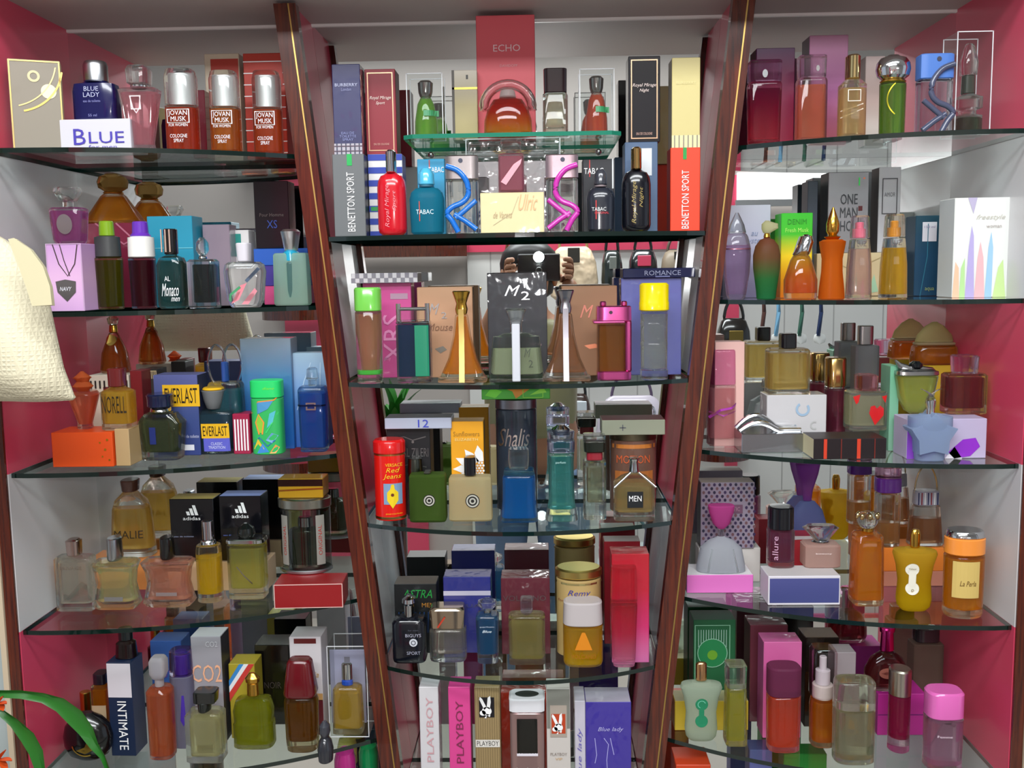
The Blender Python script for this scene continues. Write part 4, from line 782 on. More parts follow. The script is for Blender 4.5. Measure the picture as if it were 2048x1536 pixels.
bottle('perfume_bottle', 'amber bottle with large dark red tapered cap', BOT, 'L5', 563, 630, 1327, 1508, .034,
       [('bottle_body', 't:#c8a83a', 3, [(0, .9), (.1, .96), (.54, 1), (.6, .9)]), ('liquid', 'l:#7c4a0c', .003, .12, .54), ('cap', 'g:#5c0c14', 4, [(.6, .94), (.64, .98), (.97, .72), (1, .64)])])
carton('perfume_box', 'cream box with maroon base and maroon top stripe', BOX, 'L5', 582, 645, 1274, -.1, .04, 'p:#cfc9cc', art=[R_(0, .96, .7, .05, 'p:#5c1c1c'), R_(0, .18, 1, .36, 'p:#5e1c26'), R_(0, .39, 1, .07, 'p:#c89a60'), T('Gratia', .1, .62, .6, .06, 'p:#c49a58', sh=.3), T('milk', 0, .18, .22, .1, 'p:#d8c8c8', rot=1)])
carton('perfume_box', 'pale lilac card behind the yellow bottle in the clear case', BOX, 'L5', 661, 731, 1300, -.066, .003, 'p:#a8a8c4', art=[R_(0, .86, .16, .1, 'p:#7c7a88')])
case('clear plastic case holding the yellow bottle beside the left post', 'L5', 657, 735, 1292, -.107, .046, name='clear_case')
bottle('perfume_bottle', 'yellow square bottle with silver and blue cap inside the clear case', BOT, 'L5', 662, 722, 1334, -.102, .026,
       [('bottle_body', 't:#efe6a0', 8, [(0, 1), (.64, .92), (.68, .8)]), ('liquid', 'l:#d8b43c', .0025, .08, .6), ('cap_band', 'g:#1c4ab0', 2, [(.68, .38), (.76, .38)]), ('cap', CHR, 2, [(.76, .36), (1, .36)])])
for x0, x1, y, Y, c, lb in ((674, 714, 1484, -.06, '#d6cc70', 'bottle with a pale yellow round cap below the lowest left shelf'), (717, 757, 1496, -.09, '#15824a', 'bottle with a green round cap below the lowest left shelf'), (668, 712, 1508, -.13, '#b02c7c', 'bottle with a magenta round cap below the lowest left shelf')):
    bottle('perfume_bottle', lb, BOT, 'B', x0, x1, y, Y, .035, [('bottle_body', 'g:#2c3c58', 2, [(0, 1), (.8, 1), (.82, .8)]), ('cap', 'g:' + c, 2, [(.82, .98), (.94, .96), (.98, .8), (1, .4)])])
bottle('perfume_bottle', 'dark grey rounded figurine bottle in front of the maroon cream box', BOT, 'L5', 630, 662, 1452, 1530, .026, [('bottle_body', 'g:#2c2e34', 2, [(0, .9), (.3, 1), (.5, .8), (.6, .5)]), ('cap', 'g:#3a3c44', 2, [(.6, .5), (.75, .7), (.9, .66), (1, .3)])])
# ================================================================== middle bay
# ---------------- row 1, standing on the topmost middle shelf
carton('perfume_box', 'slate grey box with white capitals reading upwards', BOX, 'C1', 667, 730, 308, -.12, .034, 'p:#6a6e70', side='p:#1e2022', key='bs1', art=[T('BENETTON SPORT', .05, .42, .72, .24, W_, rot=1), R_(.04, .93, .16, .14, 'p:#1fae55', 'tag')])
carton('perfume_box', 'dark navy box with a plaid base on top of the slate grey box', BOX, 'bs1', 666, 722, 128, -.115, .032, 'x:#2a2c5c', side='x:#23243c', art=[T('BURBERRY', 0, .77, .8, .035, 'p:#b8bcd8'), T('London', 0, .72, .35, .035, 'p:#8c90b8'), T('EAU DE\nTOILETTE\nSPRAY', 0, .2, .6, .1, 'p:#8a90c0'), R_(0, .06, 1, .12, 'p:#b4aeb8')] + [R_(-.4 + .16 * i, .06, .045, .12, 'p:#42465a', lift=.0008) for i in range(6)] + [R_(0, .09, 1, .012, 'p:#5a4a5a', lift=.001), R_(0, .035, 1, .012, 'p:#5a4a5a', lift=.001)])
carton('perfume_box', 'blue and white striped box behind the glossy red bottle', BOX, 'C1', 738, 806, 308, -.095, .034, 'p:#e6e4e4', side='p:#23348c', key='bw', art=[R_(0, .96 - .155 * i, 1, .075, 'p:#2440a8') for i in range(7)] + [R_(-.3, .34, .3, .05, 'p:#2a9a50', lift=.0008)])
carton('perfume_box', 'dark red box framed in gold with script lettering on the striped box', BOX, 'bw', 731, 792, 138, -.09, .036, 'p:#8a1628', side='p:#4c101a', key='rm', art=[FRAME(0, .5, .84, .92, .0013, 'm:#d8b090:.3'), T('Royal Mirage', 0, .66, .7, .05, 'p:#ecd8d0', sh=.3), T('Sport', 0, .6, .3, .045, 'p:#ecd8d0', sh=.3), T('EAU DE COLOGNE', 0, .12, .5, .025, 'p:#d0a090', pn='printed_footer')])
def capsule(m): return ('bottle_body', m, 2.3, [(0, .8), (.03, .93), (.08, 1), (.56, 1), (.64, .93), (.7, .74), (.735, .45)])
bottle('perfume_bottle', 'glossy red capsule bottle with tall silver cap', BOT, 'C1', 751, 809, 298, -.152, .03,
       [capsule('g:#cc1224'), ('cap', 'm:#c8ccd0:.1', 2, [(.735, .37, .8), (.98, .36, .78), (1, .3, .7)])], [T('Royal Mirage', -.1, .34, .5, .19, 'p:#f08a94', rot=1, sh=.3), T('Sport', .14, .4, .24, .15, 'p:#f08a94', rot=1, sh=.3)])
carton('perfume_box', 'light blue box with white capitals behind the matching blue bottle', BOX, 'C1', 836, 890, 318, -.1, .03, 'p:#2f9cc8', art=[T('TABAC', .2, .86, .56, .07, W_), LINE([(-.05, .99), (-.05, .82)], .0012, 'p:#d84a3a')])
bottle('perfume_bottle', 'matt turquoise flask with white capitals and domed light blue cap', BOT, 'C1', 816, 886, 335, -.148, .032,
       [('bottle_body', 'f:#2a98b4', 2.6, [(0, .84), (.04, .94), (.3, .98), (.54, 1), (.64, .9), (.7, .66), (.72, .5)]), ('collar', 'p:#5a8aa0', 2, [(.72, .44, .8), (.75, .44, .8)]), ('cap', 'g:#52b8de', 2.4, [(.75, .46, .85), (.92, .44, .8), (1, .3, .6)])], [T('TABAC', -.03, .34, .5, .07, 'p:#d8eef4'), LINE([(-.18, .5), (-.18, .2)], .001, 'p:#d8503a')])
carton('perfume_box', 'black box with white capitals behind the matching black bottle', BOX, 'C1', 1166, 1228, 318, -.1, .03, 'p:#1a1c24', top='p:#c8ccd0', art=[T('TABAC', -.15, .84, .62, .08, W_), LINE([(-.28, .99), (-.28, .76)], .0012, 'p:#c83a3a'), R_(.46, .8, .05, .4, 'p:#d8dcdc')])
bottle('perfume_bottle', 'matt black flask with white and red capitals and domed cap', BOT, 'C1', 1174, 1231, 337, -.148, .03,
       [('bottle_body', 'g:#262a34', 2.6, [(0, .84), (.04, .94), (.3, .98), (.54, 1), (.64, .9), (.7, .66), (.72, .5)]), ('collar', 'p:#b0a0a4', 2, [(.72, .44, .8), (.75, .44, .8)]), ('cap', 'g:#3a3c44', 2.4, [(.75, .46, .85), (.92, .44, .8), (1, .3, .6)])], [T('TABAC', -.08, .36, .5, .06, 'p:#d8dcdc'), T('ORIGINAL', .02, .3, .5, .035, 'p:#d04048'), LINE([(-.18, .5), (-.18, .2)], .001, 'p:#d83a3a')])
def squig(mat, sg):
    w, h, d = LAST['w'], LAST['h'], LAST['d']
    P = [(-.46, .86), (-.1, .8), (.16, .66), (.2, .5), (.02, .4), (-.3, .34), (-.46, .26), (-.3, .16), (-.12, .02)]
    pts = [(sg * x * w, -d / 2 - .0022, z * h) for x, z in P]
    q = [Vector(p) for p in pts]; sm = []
    for i in range(len(q) - 1):
        a, b, c, e_ = q[max(i - 1, 0)], q[i], q[i + 1], q[min(i + 2, len(q) - 1)]
        for k in range(5):
            t = k / 5; sm.append(.5 * ((2 * b) + (c - a) * t + (2 * a - 5 * b + 4 * c - e_) * t * t + (3 * b - a - 3 * c + e_) * t ** 3))
    sm.append(q[-1])
    extra('figure_ribbon', tube(sm, .0034, 8), mat, 60)
    extra('figure_ribbon', tube([(sg * x * w, -d / 2 - .0022, z * h) for x, z in ((.44, .42), (.1, .3), (-.2, .2))], .0032, 8), mat, 60)
    extra('figure_ribbon', tube([(sg * x * w, -d / 2 - .0022, z * h) for x, z in ((-.24, .25), (.1, .16), (.44, .05))], .0032, 8), mat, 60)
def kbot(label, S, x0, x1, yt, Y, cm, rm, sg, body='c'):
    bottle('perfume_bottle', label, BOT, S, x0, x1, yt, Y, .022,
           [('bottle_body', body, 8, [(0, .98), (.69, .98)]), ('sprayer_head', cm, 8, [(.69, 1), (1, 1)])], [DISC(-.02 * sg, .93, .07, 'p:#3a3c50', 'nozzle')], artpart=1)
    squig(rm, sg)
kbot('clear flat bottle with a bright blue abstract dancing figure ribbon', 'C1', 891, 956, 310, -.15, 'm:#b0a8a8:.3', 'g:#1470d0', 1)
kbot('clear flat bottle with a magenta abstract dancing figure ribbon', 'C1', 1092, 1157, 308, -.15, 'm:#c0a8b0:.3', 'g:#c832a8', -1)
carton('perfume_box', 'cream yellow box with faint orange script below the pink bottle', BOX, 'C1', 961, 1088, 385, -.15, .036, 'x:#e0d3a0', key='cr', art=[T('Ulric', .25, .75, .3, .4, 'p:#e8b080', sh=.5), T('de Varens', -.15, .45, .3, .16, 'p:#b8a078', sh=.4), LINE([(-.3, .2), (.0, .5), (.1, .9)], .0008, 'p:#c8b890')])
bottle('perfume_bottle', 'square rose pink bottle with clear cap on the cream yellow box', BOT, 'cr', 996, 1048, 276, -.146, .026,
       [('bottle_body', 't:#f0c8cc', 8, [(0, 1), (.7, 1), (.73, .92)]), ('liquid', 'f:#d88094', .002, .04, .68), ('neck', 'c', 2, [(.73, .4), (.78, .4)]), ('cap', 'c', 5, [(.78, .8), (.98, .84), (1, .76)])], [POLY([(-.4, .2), (.1, .52), (.42, .62), (.36, .52), (-.2, .14)], 'p:#e8a0ac')])
case('crinkled transparent gift wrap standing behind the pink bottle', 'C1', 934, 1120, 276, -.095, .05, 'w', 'gift_wrap', 'wrapping')
carton('perfume_box', 'grey blue box with a white window behind the black gold capped bottle', BOX, 'C1', 1250, 1315, 284, -.1, .036, 'p:#4c6484', side='p:#3c5070', key='gb', art=[R_(.15, .78, .34, .3, 'p:#d8dce0', 'window')])
bottle('perfume_bottle', 'glossy black capsule bottle with tall golden cap', BOT, 'C1', 1246, 1304, 292, -.148, .03,
       [capsule('g:#0e1018'), ('cap', 'm:#c8a468:.14', 2, [(.735, .37, .8), (.98, .36, .78), (1, .3, .7)])], [T('Royal Mirage', -.1, .34, .5, .19, 'p:#a08c50', rot=1, sh=.3), T('Night', .14, .4, .24, .15, 'p:#a08c50', rot=1, sh=.3)])
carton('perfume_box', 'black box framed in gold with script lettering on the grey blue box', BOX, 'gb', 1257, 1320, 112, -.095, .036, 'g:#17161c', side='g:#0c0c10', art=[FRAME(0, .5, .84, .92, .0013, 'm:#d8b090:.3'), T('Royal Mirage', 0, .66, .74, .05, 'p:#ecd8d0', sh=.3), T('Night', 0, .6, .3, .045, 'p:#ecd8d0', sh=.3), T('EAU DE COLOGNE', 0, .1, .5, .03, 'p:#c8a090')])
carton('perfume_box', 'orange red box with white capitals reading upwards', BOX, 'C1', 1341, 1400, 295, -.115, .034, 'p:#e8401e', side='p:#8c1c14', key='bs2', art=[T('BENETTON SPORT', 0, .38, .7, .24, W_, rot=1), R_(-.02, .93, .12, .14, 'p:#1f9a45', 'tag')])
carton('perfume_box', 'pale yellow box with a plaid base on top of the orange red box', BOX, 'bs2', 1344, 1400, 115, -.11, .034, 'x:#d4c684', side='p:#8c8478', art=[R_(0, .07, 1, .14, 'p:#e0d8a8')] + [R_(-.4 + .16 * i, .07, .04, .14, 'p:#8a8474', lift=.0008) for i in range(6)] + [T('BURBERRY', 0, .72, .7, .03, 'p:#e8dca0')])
# ---------------- raised small shelf
def cone_in_case(lb, x0, x1, yt, liq, base):
    case('tall clear case around the %s bottle' % lb, 'Cs', x0, x1, yt, -.1, .036, 'a')
    xm = (x0 + x1) / 2; hw = (x1 - x0) * .33
    bottle('perfume_bottle', lb[0].upper() + lb[1:] + ' cone shaped bottle with silver cap inside a tall clear case' if 0 else lb + ' cone shaped bottle with silver cap inside a tall clear case', BOT, 'Cs', xm - hw, xm + hw, yt + 12, -.097, .026,
           [('bottle_body', 't:' + base, 2.2, [(0, 1), (.3, .96), (.6, .72), (.72, .46)]), ('liquid', 'l:' + liq, .0015, .02, .68), ('cap', 'm:#8a8c88:.15', 2, [(.72, .5), (.8, .6), (.96, .66), (1, .5)])], [R_(.25, .43, .62, .1, 'p:#1f8a50', 'tag', .002)])
cone_in_case('lime green', 814, 885, 146, '#7ac41a', '#c8e890')
cone_in_case('orange red', 1160, 1228, 137, '#e04a10', '#f0b890')
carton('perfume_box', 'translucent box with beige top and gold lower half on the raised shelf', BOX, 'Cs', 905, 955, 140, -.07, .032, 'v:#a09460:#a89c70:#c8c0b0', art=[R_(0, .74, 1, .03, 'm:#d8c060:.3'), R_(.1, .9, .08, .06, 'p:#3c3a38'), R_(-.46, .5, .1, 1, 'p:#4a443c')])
carton('perfume_box', 'tall coral red box reaching up at the top centre', BOX, 'Cs', 954, 1070, 30, -.055, .035, 'p:#dc5560', art=[T('ECHO', .02, .74, .46, .055, 'p:#ecc8cc'), T('DAVIDOFF', .05, .6, .3, .02, 'p:#d89a9e')])
bottle('perfume_bottle', 'crown shaped amber bottle fading to red under an arched clear collar', BOT, 'Cs', 966, 1064, 176, -.112, .036,
       [('bottle_body', 'c', 2.3, [(0, .84), (.1, 1), (.35, .98), (.6, .84), (.8, .6), (.84, .4)]), ('liquid', 'lv:#e8b83c:#e07a1c:#c02808:#a01808', .003, .03, .8), ('cap', 'f:#c8c0bc', 2, [(.84, .34, .7), (1, .3, .6)])])
extra('arched_collar', tube([(LAST['w'] * .5 * math.cos(t), 0, LAST['h'] * .62 + LAST['h'] * .52 * math.sin(t)) for t in [-.1 + (PI + .2) * q / 18 for q in range(19)]], [.0062] * 19, 10), 'c', 60)
bottle('perfume_bottle', 'square clear bottle with large black cap on the raised shelf', BOT, 'Cs', 1086, 1136, 135, -.1, .026,
       [('bottle_body', 'c', 8, [(0, 1), (.6, 1), (.64, .9)]), ('liquid', 'l:#d8cfb8', .004, .12, .55), ('cap', 'g:#241418', 6, [(.64, .92), (1, .94)])])
# ---------------- second middle shelf
bottle('perfume_bottle', 'clear cylinder with bright green cap and peach core at the left end', BOT, 'C2', 707, 761, 575, -.145, .03,
       [('bottle_body', 't:#b4dca8', 2.6, [(0, .94), (.74, .98), (.755, .95)]), ('inner_flask', 'f:#dc9a78', 2, [(.12, .5), (.3, .56), (.72, .76)]), ('cap', 'g:#74c850', 2.6, [(.755, 1), (.98, 1), (1, .94)]), ('base_band', 'g:#48c040', 2.6, [(.09, .8), (.14, .8)])])
carton('perfume_box', 'shiny pink box with embossed letters reading upwards', BOX, 'C2', 728, 824, 566, -.075, .035, 'x:#cc4a90', key='pinkx', art=[T('XRS', .1, .42, .5, .4, 'p:#e690c0', rot=1), T('miss sixty', -.1, .2, .28, .05, 'p:#e690c0'), R_(.25, .86, .36, .06, 'p:#b08aa0')])
ch = [R_(-.47 + i / 16., .25 + .5 * ((i + 0) % 2), 1 / 16., .5, 'p:#8a8690') for i in range(16)]
carton('perfume_box', 'flat silver checkered box lying on the pink box', BOX, 'pinkx', 702, 835, 546, -.085, .045, 'x:#d8d4d8', side='p:#4a4640', art=ch)
bottle('perfume_bottle', 'square navy and teal bottle with chrome frame top', BOT, 'C2', 791, 860, 612, -.142, .03,
       [('bottle_body', 'c', 8, [(0, 1), (.76, 1)]), ('liquid', 'f:#0f4a74', .002, .08, .755), ('chrome_top', 'm:#b4b8ba:.12', 8, [(.765, 1, .9), (.8, 1, .9)]), ('sprayer', 'c', 8, [(.8, .86, .7), (.97, .86, .7)])], [R_(.26, .42, .4, .66, 'p:#12805e')])
for s in (-1, 1): extra('chrome_post', tube([(s * LAST['w'] * .42, -.006, LAST['h'] * .78), (s * LAST['w'] * .42, -.006, LAST['h'] * 1.03)], .003, 8), CHR, 60)
extra('chrome_post', tube([(-LAST['w'] * .42, -.006, LAST['h'] * .96), (LAST['w'] * .42, -.006, LAST['h'] * .96)], .0022, 8), CHR, 60)
carton('perfume_box', 'tan box with silver M behind the gold tower bottle', BOX, 'C2', 836, 946, 574, -.08, .034, 'p:#c09270', side='p:#a07c60', art=[T('M', -.2, .76, .2, .12, 'm:#b8b4b4:.3', sh=.4), T('2', -.02, .69, .1, .07, 'm:#b8b4b4:.3'), T('Mouse', -.1, .56, .46, .08, 'p:#8c6248', sh=.3), POLY([(-.2, .32), (-.05, .35), (.02, .31), (-.1, .27)], 'm:#8c8880:.4')])
def tower(label, x0, x1, yt, liq, base, strip, Y, top='m:#d8ae4c:.14'):
    bottle('perfume_bottle', label, BOT, 'C2', x0, x1, yt, Y, .034,
           [('bottle_body', 't:' + base, 8, [(0, 1), (.05, .98), (.06, .9), (.25, .58), (.5, .36), (.74, .26)]), ('liquid', 'l:' + liq, .0025, .09, .72), ('spire', top, 4, [(.74, .22, .5), (.8, .25, .55), (.86, .2, .45), (.93, .28, .6), (1, .36, .7)]),
            ])
    w, h, d = LAST['w'], LAST['h'], LAST['d']
    vs = []; fs = []
    for t, dd in ((0.005, 1.0), (.06, .93), (.25, .62), (.5, .4), (.8, .5)):
        y = -d / 2 * dd - .002; s = w * .055; vs += [(-s, y, t * h), (s, y, t * h), (s, y + .003, t * h), (-s, y + .003, t * h)]
    for i in range(4):
        for k in range(4): fs.append((4 * i + k, 4 * i + (k + 1) % 4, 4 * i + 4 + (k + 1) % 4, 4 * i + 4 + k))
    fs += [(3, 2, 1, 0), (16, 17, 18, 19)]
    extra('metal_strip', (vs, fs), strip, 30)
tower('gold tower shaped bottle flaring to its base with a gold strip', 872, 972, 582, '#e08a14', '#f6dca0', 'm:#d8ba70:.3', -.145)
tower('brown tower shaped bottle flaring to its base with a silver strip', 1082, 1182, 580, '#a87448', '#ecd8c8', 'm:#a8a4ac:.35', -.145, 'm:#a8a8b0:.2')
bottle('perfume_bottle', 'short clear tower bottle with glittering silver strip in front of the black box', BOT, 'C2', 976, 1088, 618, -.146, .034,
       [('bottle_body', 'c', 8, [(0, 1), (.05, .98), (.62, .84), (.66, .5)]), ('liquid', 'f:#d2dcb8', .004, .1, .45), ('spire', 'c', 4, [(.66, .22, .5), (.78, .2, .45), (.9, .28, .6), (1, .38, .7)])], [T('M', .2, .4, .12, .12, 'p:#3a4230', sh=.3), T('2', .26, .25, .08, .1, 'p:#3a4230')])
extra('metal_strip', boxg(-.005, .005, -LAST['d'] / 2 - .004, -LAST['d'] / 2 + .001, .001, LAST['h'] * .8, .001), 'x:#cfd2da', None)
carton('perfume_box', 'shiny black box with a silver letter and numeral at the centre', BOX, 'C2', 976, 1094, 545, -.085, .036, 'x:#1b1e28', side='p:#14161c', art=[T('M', -.08, .83, .26, .1, 'm:#e0e0e4:.3', sh=.4), T('2', .14, .78, .14, .08, 'm:#e0e0e4:.3'), POLY([(-.1, .55), (.05, .57), (.1, .54), (-.05, .52)], 'm:#b0b0b8:.3'), T('FOR MEN', .3, .31, .2, .02, 'p:#a07c88')])
carton('perfume_box', 'brown kraft box with pink M between the silver tower and pink framed bottles', BOX, 'C2', 1124, 1234, 572, -.08, .034, 'p:#94694a', art=[T('M', -.05, .72, .24, .14, 'p:#d8806c', sh=.4), T('2', .2, .65, .1, .08, 'p:#d8806c'), POLY([(-.1, .34), (.1, .36), (.2, .32), (.0, .3)], 'm:#e09070:.3')])
carton('perfume_box', 'periwinkle blue wrapped box behind the yellow capped bottle', BOX, 'C2', 1243, 1362, 556, -.08, .036, 'x:#5c60a4', key='peri', side='x:#7a80b4')
carton('perfume_box', 'flat navy box with grey capitals lying on the periwinkle box', BOX, 'peri', 1246, 1390, 536, -.085, .045, 'g:#101a44', art=[T('ROMANCE', .05, .5, .5, .5, 'p:#8c90b0'), R_(.05, .12, .2, .12, 'p:#6a70a0')])
# pink framed bottle
bottle('perfume_bottle', 'brown glass bottle held in a metallic pink frame', BOT, 'C2', 1194, 1264, 606, -.142, .03,
       [('bottle_body', 't:#b8885a', 8, [(.03, .8, .8, -.08), (.75, .8, .8, -.08)]), ('liquid', 'l:#b07c40', .002, .05, .72), ('frame_top', 'm:#d860a0:.25', 8, [(.76, 1), (.96, .98)]), ('frame_base', 'm:#d860a0:.25', 8, [(0, .98), (.12, .98)])], [DISC(-.1, .88, .05, 'p:#3a1430', 'nozzle')], artpart=1)
w, h, d = LAST['w'], LAST['h'], LAST['d']
extra('frame_side', boxg(w * .32, w * .49, -d / 2, d / 2, h * .11, h * .78, .002), 'm:#d860a0:.25', None)
extra('frame_lip', boxg(-w * .6, w * .3, -d / 2 - .002, d / 2, h * .74, h * .78, .001), 'm:#e070b0:.25', None)
for s in (-.3, .3): extra('frame_knob', loft([(h * .955, .004, .004, s * w), (h * 1.02, .004, .004, s * w)], 2, 12), 'm:#d860a0:.25')
bottle('perfume_bottle', 'clear ribbed cylinder with bright yellow cap', BOT, 'C2', 1281, 1341, 566, -.145, .032,
       [('bottle_body', 'c', 2.4, [(0, .92), (.1, .94), (.11, .88), (.36, .9), (.37, .94), (.38, .9), (.57, .9), (.58, .94), (.59, .9), (.71, .92)]), ('liquid', 'l:#d6dcc0', .003, .12, .68), ('cap', 'g:#ecd400', 2.4, [(.715, 1), (.8, 1), (.81, .97), (.98, .98), (1, .9)])])
# ---------------- third middle shelf
bottle('perfume_tin', 'red tin with yellow script and a small blue picture panel', 'perfume tin', 'C3', 744, 808, 882, 1043, .036,
       [('tin_body', 'g:#d81c14', 2, [(0, .98), (.82, .98)]), ('lid', 'g:#d01818', 2, [(.83, 1.02), (.97, 1.02), (.98, .98), (1, .94)]), ('lid_band', 'm:#c8a060:.3', 2, [(.8, .99), (.83, .99)]), ('base_band', 'm:#c8a060:.3', 2, [(.01, .995), (.06, .995)])],
       [T('VERSACE', .18, .7, .5, .04, 'p:#ecc020'), T('Red\nJeans', .12, .59, .56, .15, 'p:#ecc020', sh=.3), R_(.13, .34, .56, .26, 'p:#7c98b8'), POLY([(-.04, .26), (-.04, .36), (.06, .4), (.1, .46), (.18, .46), (.2, .4), (.3, .36), (.3, .26), (.13, .16)], 'p:#e8c81c', lift=.001), DISC(.13, .33, .05, 'p:#6a2c14', lift=.0013), T('JEANS COUTURE', .15, .09, .5, .02, 'p:#ecc020', pn='printed_footer')])
carton('perfume_box', 'black ornate box with silver embossed letters under a flat silver lid', BOX, 'C3', 775, 862, 856, -.08, .038, 'p:#17161a', side='p:#5a4028', key='pal', art=[T('PAL ZILERI', .12, .72, .66, .1, 'm:#9a9a9c:.3'), LINE([(-.4, .88), (-.1, .9), (.1, .86), (.4, .9)], .0014, 'm:#9a9a9c:.3'), DISC(.1, .84, .03, 'm:#b0b0b0:.3'), LINE([(-.4, .55), (0, .58), (.4, .55)], .0014, 'm:#9a9a9c:.3')])
carton('perfume_box', 'flat silver box numbered 12 lying on the black ornate box', BOX, 'pal', 769, 903, 836, -.09, .04, 'p:#b4b8cc', top='p:#5c5c64', art=[T('12', .08, .5, .16, .7, 'p:#3c48c0')])
bottle('perfume_bottle', 'dark metal topped bottle standing behind the green square bottle', BOT, 'C3', 812, 846, 920, -.105, .026, [('bottle_body', 'c', 5, [(0, 1), (.6, 1), (.66, .6)]), ('cap', 'm:#5c6058:.3', 2, [(.66, .8), (.8, .9), (1, .8)])])
carton('perfume_box', 'golden yellow box with a white sunflower print', BOX, 'C3', 903, 968, 843, -.085, .036, 'p:#eea41c', side='p:#8c6428', top='p:#b88c50',
       art=[T('Sunflowers', -.02, .87, .8, .05, 'p:#a87820'), T('ELIZABETH', -.02, .81, .7, .028, 'p:#f4dc90')] + [POLY([(.42 + .26 * math.cos(a) - .1 * math.sin(a), .5 + .075 * math.sin(a) + .03 * math.cos(a)), (.42 + .62 * math.cos(a) - .13 * math.sin(a), .5 + .17 * math.sin(a) + .04 * math.cos(a)), (.42 + .88 * math.cos(a), .5 + .25 * math.sin(a)), (.42 + .62 * math.cos(a) + .13 * math.sin(a), .5 + .17 * math.sin(a) - .04 * math.cos(a)), (.42 + .26 * math.cos(a) + .1 * math.sin(a), .5 + .075 * math.sin(a) - .03 * math.cos(a))], W_) for a in [math.radians(q) for q in (97, 125, 153, 181, 209, 237, 262)]] + [DISC(.44 - .09 * i + .045 * (j % 2), .56 - .028 * j, .034, W_, lift=.001) for i in range(3) for j in range(6) if (i < 2 or 0 < j < 5)])
def squareb(lb, x0, x1, yt, col, liqc, capm):
    bottle('perfume_bottle', lb, BOT, 'C3', x0, x1, yt, 1044 if x0 > 850 else 1046, .03,
           [('bottle_body', 'f:' + col, 8, [(0, .98, .9), (.03, 1, 1), (.66, .98, 1), (.69, .96, .8)] if yt < 930 else [(0, .98, .9), (.05, 1, 1), (.93, .98, 1), (.97, .96, .8)]), ('cap', capm, 4, [(.7, .27, .7), (.99, .27, .75)] if yt < 930 else [(.97, .2, .6), (1.02, .2, .6)])],
           [DISC(.06, .33 if yt < 930 else .46, .165, 'p:#1f1d1a'), DISC(.06, .33 if yt < 930 else .46, .145, 'p:#b4b2a6', r2=.11, lift=.0012), DISC(.06, .33 if yt < 930 else .46, .075, 'p:#b4b2a6', r2=.04, lift=.0012)])
squareb('frosted moss green square bottle with a ringed metal badge', 817, 891, 948, '#5c7a34', '', 'g:#3a3c34')
squareb('frosted cream square bottle with black cap and a ringed metal badge', 896, 983, 916, '#ddd0a4', '', 'g:#161618')
bottle('perfume_tin', 'tall dark grey tin with slanted silver script', 'perfume tin', 'C3', 991, 1074, 798, -.07, .042,
       [('tin_body', 'g:#2c3440', 2, [(0, .99), (.9, .99)]), ('lid', 'm:#8c8c94:.3', 2, [(.9, 1.01), (.985, 1.01), (1, .96)])], [T('Shalis', -.05, .66, .76, .16, 'm:#d8c8c0:.35', sh=.35), R_(.05, .52, .2, .02, 'p:#14141c')], key='shal')
carton('perfume_box', 'flat bright green box with orange pattern lying on the dark grey tin', BOX, 'shal', 963, 1100, 772, -.075, .045, 'p:#4aa83a', art=[POLY([(-.45, .3), (-.35, .9), (-.2, .6), (-.3, .1)], 'p:#6ccc3a'), POLY([(-.15, .8), (.2, .75), (.0, .05), (-.05, .6)], 'p:#d88a30'), POLY([(.2, .3), (.4, .9), (.45, .5)], 'p:#8ad040'), FRAME(.25, .5, .3, .8, .001, 'p:#8ad040')])
bottle('perfume_bottle', 'bright blue bottle flaring at the base with a clear dice like cap', BOT, 'C3', 1000, 1075, 901, 1046, .034,
       [('bottle_body', 't:#5ab4e8', 6, [(0, 1), (.04, .98), (.3, .9), (.6, .88), (.64, .85)]), ('liquid', 'f:#1484d4', .0025, .05, .6), ('collar', 't:#2a9ab0', 5, [(.64, .84, .9), (.72, .8, .85)]), ('cap', 'c', 6, [(.72, .5, .8), (.84, .56, .85), (1, .54, .8)])])
bottle('perfume_bottle', 'tall teal bottle with flared clear base and violet collar under a silver ball cap', BOT, 'C3', 1090, 1156, 854, 1044, .036,
       [('bottle_body', 't:#9cd0c8', 5, [(0, 1), (.06, .94), (.2, .8), (.6, .76), (.72, .8)]), ('liquid', 'l:#4ea4a0', .003, .12, .68), ('collar', 't:#5a5cb4', 5, [(.72, .82), (.84, .84)]), ('shoulder', 't:#8c9cc8', 2, [(.84, .8), (.94, .84)]), ('cap', CHR, 2, [(.9, .5), (.96, .56), (1, .3)])], [T('parfum', -.02, .62, .3, .03, 'p:#b8dcd8')])
bottle('perfume_bottle', 'slim clear square bottle with layered red and black cap', BOT, 'C3', 1167, 1213, 872, 1040, .03,
       [('bottle_body', 'c', 8, [(0, 1), (.68, 1), (.7, .9)]), ('liquid', 'l:#9c9c7c', .005, .2, .62), ('cap_red', 'g:#8c2430', 6, [(.7, .7), (.8, .7)]), ('cap', 'g:#1c2018', 8, [(.8, .9), (.92, .94)]), ('cap_top', 'c', 8, [(.92, .96), (1, .96)])])
